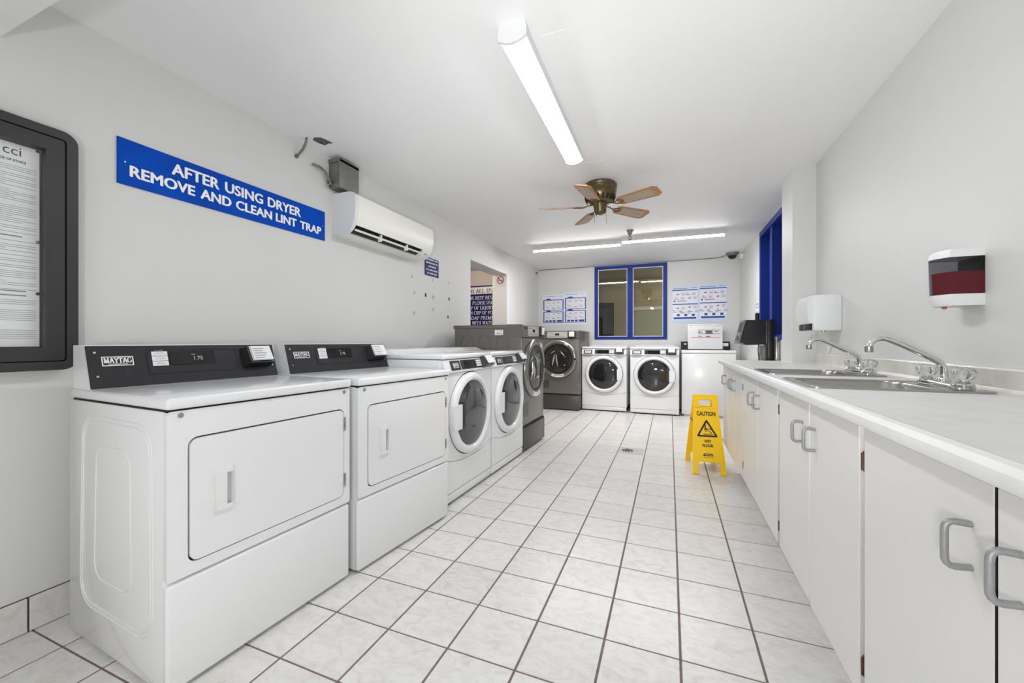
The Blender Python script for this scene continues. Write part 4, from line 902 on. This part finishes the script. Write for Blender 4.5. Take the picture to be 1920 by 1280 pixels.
# card kiosk
t = thing('card_kiosk', 'black wall-mounted card machine with slanted silver face beyond the pillar', 'kiosk', (XR, 4.7, 0))
MB().box(-.066, -.001, .0, .2, .55, 1.297, .006).obj('mount_column', M_BLACK, t)
MB().prism([(-.068, 1.04), (-.068, 1.295), (-.252, 1.293), (-.31, 1.065), (-.25, 1.034)], 'y', .01, .24).obj('housing', M_BLACK, t, 20)
MB().box(-.076, -.07, .004, .01, 1.05, 1.28).obj('trim_strip', M_STEEL, t)
d_ = Vector((-.058, 0, -.228)).normalized()
FO = Vector((-.253, .01, 1.293)); UU = Vector((0, 1, 0)); VV = -d_
fc = MB().loft([[Vector((-.256, .0, 1.296)), Vector((-.256, .25, 1.296)), Vector((-.318, .25, 1.05)), Vector((-.318, .0, 1.05))], [Vector((-.275, .0, 1.291)), Vector((-.275, .25, 1.291)), Vector((-.335, .25, 1.046)), Vector((-.335, .0, 1.046))]], cap0=True, cap1=True).obj('face_plate', M_GALV, t, 0)
for z0_, z1_ in ((1.17, 1.27), (1.08, 1.13)):
    xa = lambda z: -.276-(1.291-z)*.246
    MB().loft([[Vector((xa(z)-dx, y, z)) for y, z in ((.03, z0_), (.2, z0_), (.2, z1_), (.03, z1_))] for dx in (-.002, .003)], cap0=True, cap1=True).obj('card_slot', M_BLACK, fc, 0)
MB().tube([(-.13, .15, 1.29), (-.13, .15, 1.37)], .02, 12).obj('antenna', M_BLACK, t)
MB().tube([(-.135, .05, 1.04), (-.14, .05, .98), (-.135, .05, .93), (-.13, .06, .85)], .005, 6).obj('power_cord', M_BLACK, t)
MB().tube([(-.135, .055, .915), (-.12, .05, .945), (-.09, .06, .955), (-.085, .07, 1.03)], .002, 5).obj('thin_wire', M_BLACK, t)
MB().box(-.105, -.067, .03, .2, .7, 1.03, .003).obj('meter_box', M_GALV, t)
t = MB().box(.955, .99, 4.50, 4.56, .7, 1.12, .004).obj('steel_raceway', M_STEEL)
tag(t, 'upright brushed steel raceway just below the blue side window', 'raceway')
t = thing('wall_notice', 'white paper notice with black lines on the right wall behind the card machine', 'paper', (XR, 5.45, 1.3))
MB().box(-.003, -.0005, .0, .2, .0, .26).obj('sheet', M_LABEL, t, 0)
MB().rects([(-.19, -.02, z, z+.006) for z in (.225, .21, .18, .12, .1, .08, .05)], (-.003, 0, 0), (0, -1, 0), VF, .0006).obj('printed_lines', M_PRINT, t, 0, stuff=True)

# ------------------------------------------------------------------ on the floor
t = thing('wet_floor_sign', 'yellow folding wet floor caution sign standing by the cabinets', 'floor sign', (.277, 3.74, 0), math.radians(6.7))
HZ, HD = .615, .182
sl = math.hypot(HZ, HD)
def panel(sgn):
    V_ = Vector((0, HD*-sgn*-1 if sgn > 0 else HD, HZ)).normalized()
    return V_
outl = [(-.125, 0), (-.078, 0), (-.082, .075), (-.07, .095), (.07, .095), (.082, .075), (.078, 0), (.125, 0), (.121, .1), (.094, .56), (.092, .63), (.08, .641), (-.08, .641), (-.092, .63), (-.094, .56), (-.121, .1)]
hole = rrect(-.05, .05, .545, .60, .01, 3)
Vf = Vector((0, HD, HZ)).normalized(); Of = Vector((0, -HD, 0))
fp = MB().plate([outl, hole], Of, (1, 0, 0), Vf, .012).obj('front_panel', M_YEL, t, 20)
Nf = Vector((1, 0, 0)).cross(Vf); Lf = Of+Nf*.0122
MB().plate([[(-.1, .535), (.1, .535), (.096, .643), (-.096, .643)], rrect(-.052, .052, .543, .602, .01, 3)], Of+Nf*.010, (1, 0, 0), Vf, .008).obj('hinge_cap', M_YEL, fp, 20)
MB().plate([[(-.115, .096), (.115, .096), (.092, .54), (-.092, .54)], [(-.112, .099), (.112, .099), (.09, .537), (-.09, .537)]], Lf, (1, 0, 0), Vf, .001).obj('raised_border', M_YEL, fp, 0)
bp = MB()
text(bp, 'CAUTION', (-.072, .072, .467, .503), Lf, (1, 0, 0), Vf, .035, .0012)
text(bp, 'WET', (-.026, .026, .248, .272), Lf, (1, 0, 0), Vf, .04, .0012); text(bp, 'FLOOR', (-.04, .042, .214, .238), Lf, (1, 0, 0), Vf, .04, .0012)
bp.obj('lettering', M_PRINT, fp, 0)
def rtri(cx_, z0_, w_, h_, r):
    P = [(cx_-w_/2, z0_), (cx_+w_/2, z0_), (cx_, z0_+h_)]; out = []
    for i in range(3):
        a, b, c_ = Vector(P[i-1]), Vector(P[i]), Vector(P[(i+1) % 3]); p = b+(a-b).normalized()*r; q = b+(c_-b).normalized()*r
        for k in range(6):
            s_ = k/5; out.append(tuple(p*(1-s_)**2+b*2*s_*(1-s_)+q*s_**2))
    return out
tri = MB().plate([rtri(0, .296, .164, .146, .018), rtri(0, .309, .120, .105, .010)], Lf, (1, 0, 0), Vf, .0012)
tri.obj('warning_triangle', M_PRINT, fp, 0)
mn = MB(); F3 = (Lf, (1, 0, 0), Vf, .0012)
mn.plate([[(-.03, .316), (.045, .314), (.045, .319), (-.03, .321)]], *F3).plate([circ(-.012, .383, .006, 10)], *F3)
mn.plate([[(-.02, .37), (-.012, .376), (.006, .356), (-.002, .348)]], *F3).plate([[(.0, .356), (.006, .362), (.02, .366), (.034, .352), (.03, .349), (.019, .358)]], *F3)
mn.plate([[(-.004, .352), (.004, .35), (.03, .335), (.036, .322), (.03, .322), (.024, .331)]], *F3).plate([[(-.018, .37), (-.01, .366), (-.012, .35), (-.002, .34), (-.006, .336), (-.018, .348)]], *F3).plate([[(-.012, .374), (-.006, .376), (-.006, .394), (-.012, .4), (-.015, .397), (-.011, .391)]], *F3)
mn.obj('slipping_figure', M_PRINT, fp, 0)
lo_ = [(-.036, .143), (.036, .143), (.038, .155), (.03, .163), (-.03, .163), (-.038, .155)]
MB().plate([lo_], *F3).rects([(-.036, .036, .131, .1335)], Lf, (1, 0, 0), Vf, .0012).obj('logo_patch', M_PRINT, fp, 0)
MB().rects([(-.028+.008*k, -.0225+.008*k, .150, .157) for k in range(8)], Lf+Nf*.0014, (1, 0, 0), Vf, .0006).obj('logo_marks', M_YEL, fp, 0)
Vr = Vector((0, -HD, HZ)).normalized()
MB().plate([[(-p[0], p[1]) for p in outl], [(-p[0], p[1]) for p in hole]], Vector((0, HD, 0)), (-1, 0, 0), Vr, .012).obj('rear_panel', M_YEL, t, 20)
for s_ in (-1, 1): MB().box(s_*.1-.003, s_*.1+.003, -.06, .06, .40, .412).obj('spreader', M_BLACK, t, 0)
# floor drain
t = thing('floor_drain', 'round metal floor drain in a grey mortar patch between the tiles', 'drain', (-.352, 4.05, 0))
MB().box(-.115, .115, -.11, .11, -.004, .0012, .001, 1).obj('mortar_patch', mat('mortar', (186, 186, 184), .7, noise=.15, nscale=30), t, 0)
gr = MB().lathe([(.058, .001), (.056, .004), (.03, .005), (0, .005)], (-.03, 0, 0), 'z', 28).obj('grate', M_STEEL, t, 50)
b = MB()
for k in range(4):
    for j in range(4):
        x, y = -.03-.036+.024*k, -.036+.024*j
        if math.hypot(x+.03, y) < .046: b.box(x-.008, x+.008, y-.007, y+.007, .0045, .0056)
b.obj('grate_holes', M_DARK, gr, 0)
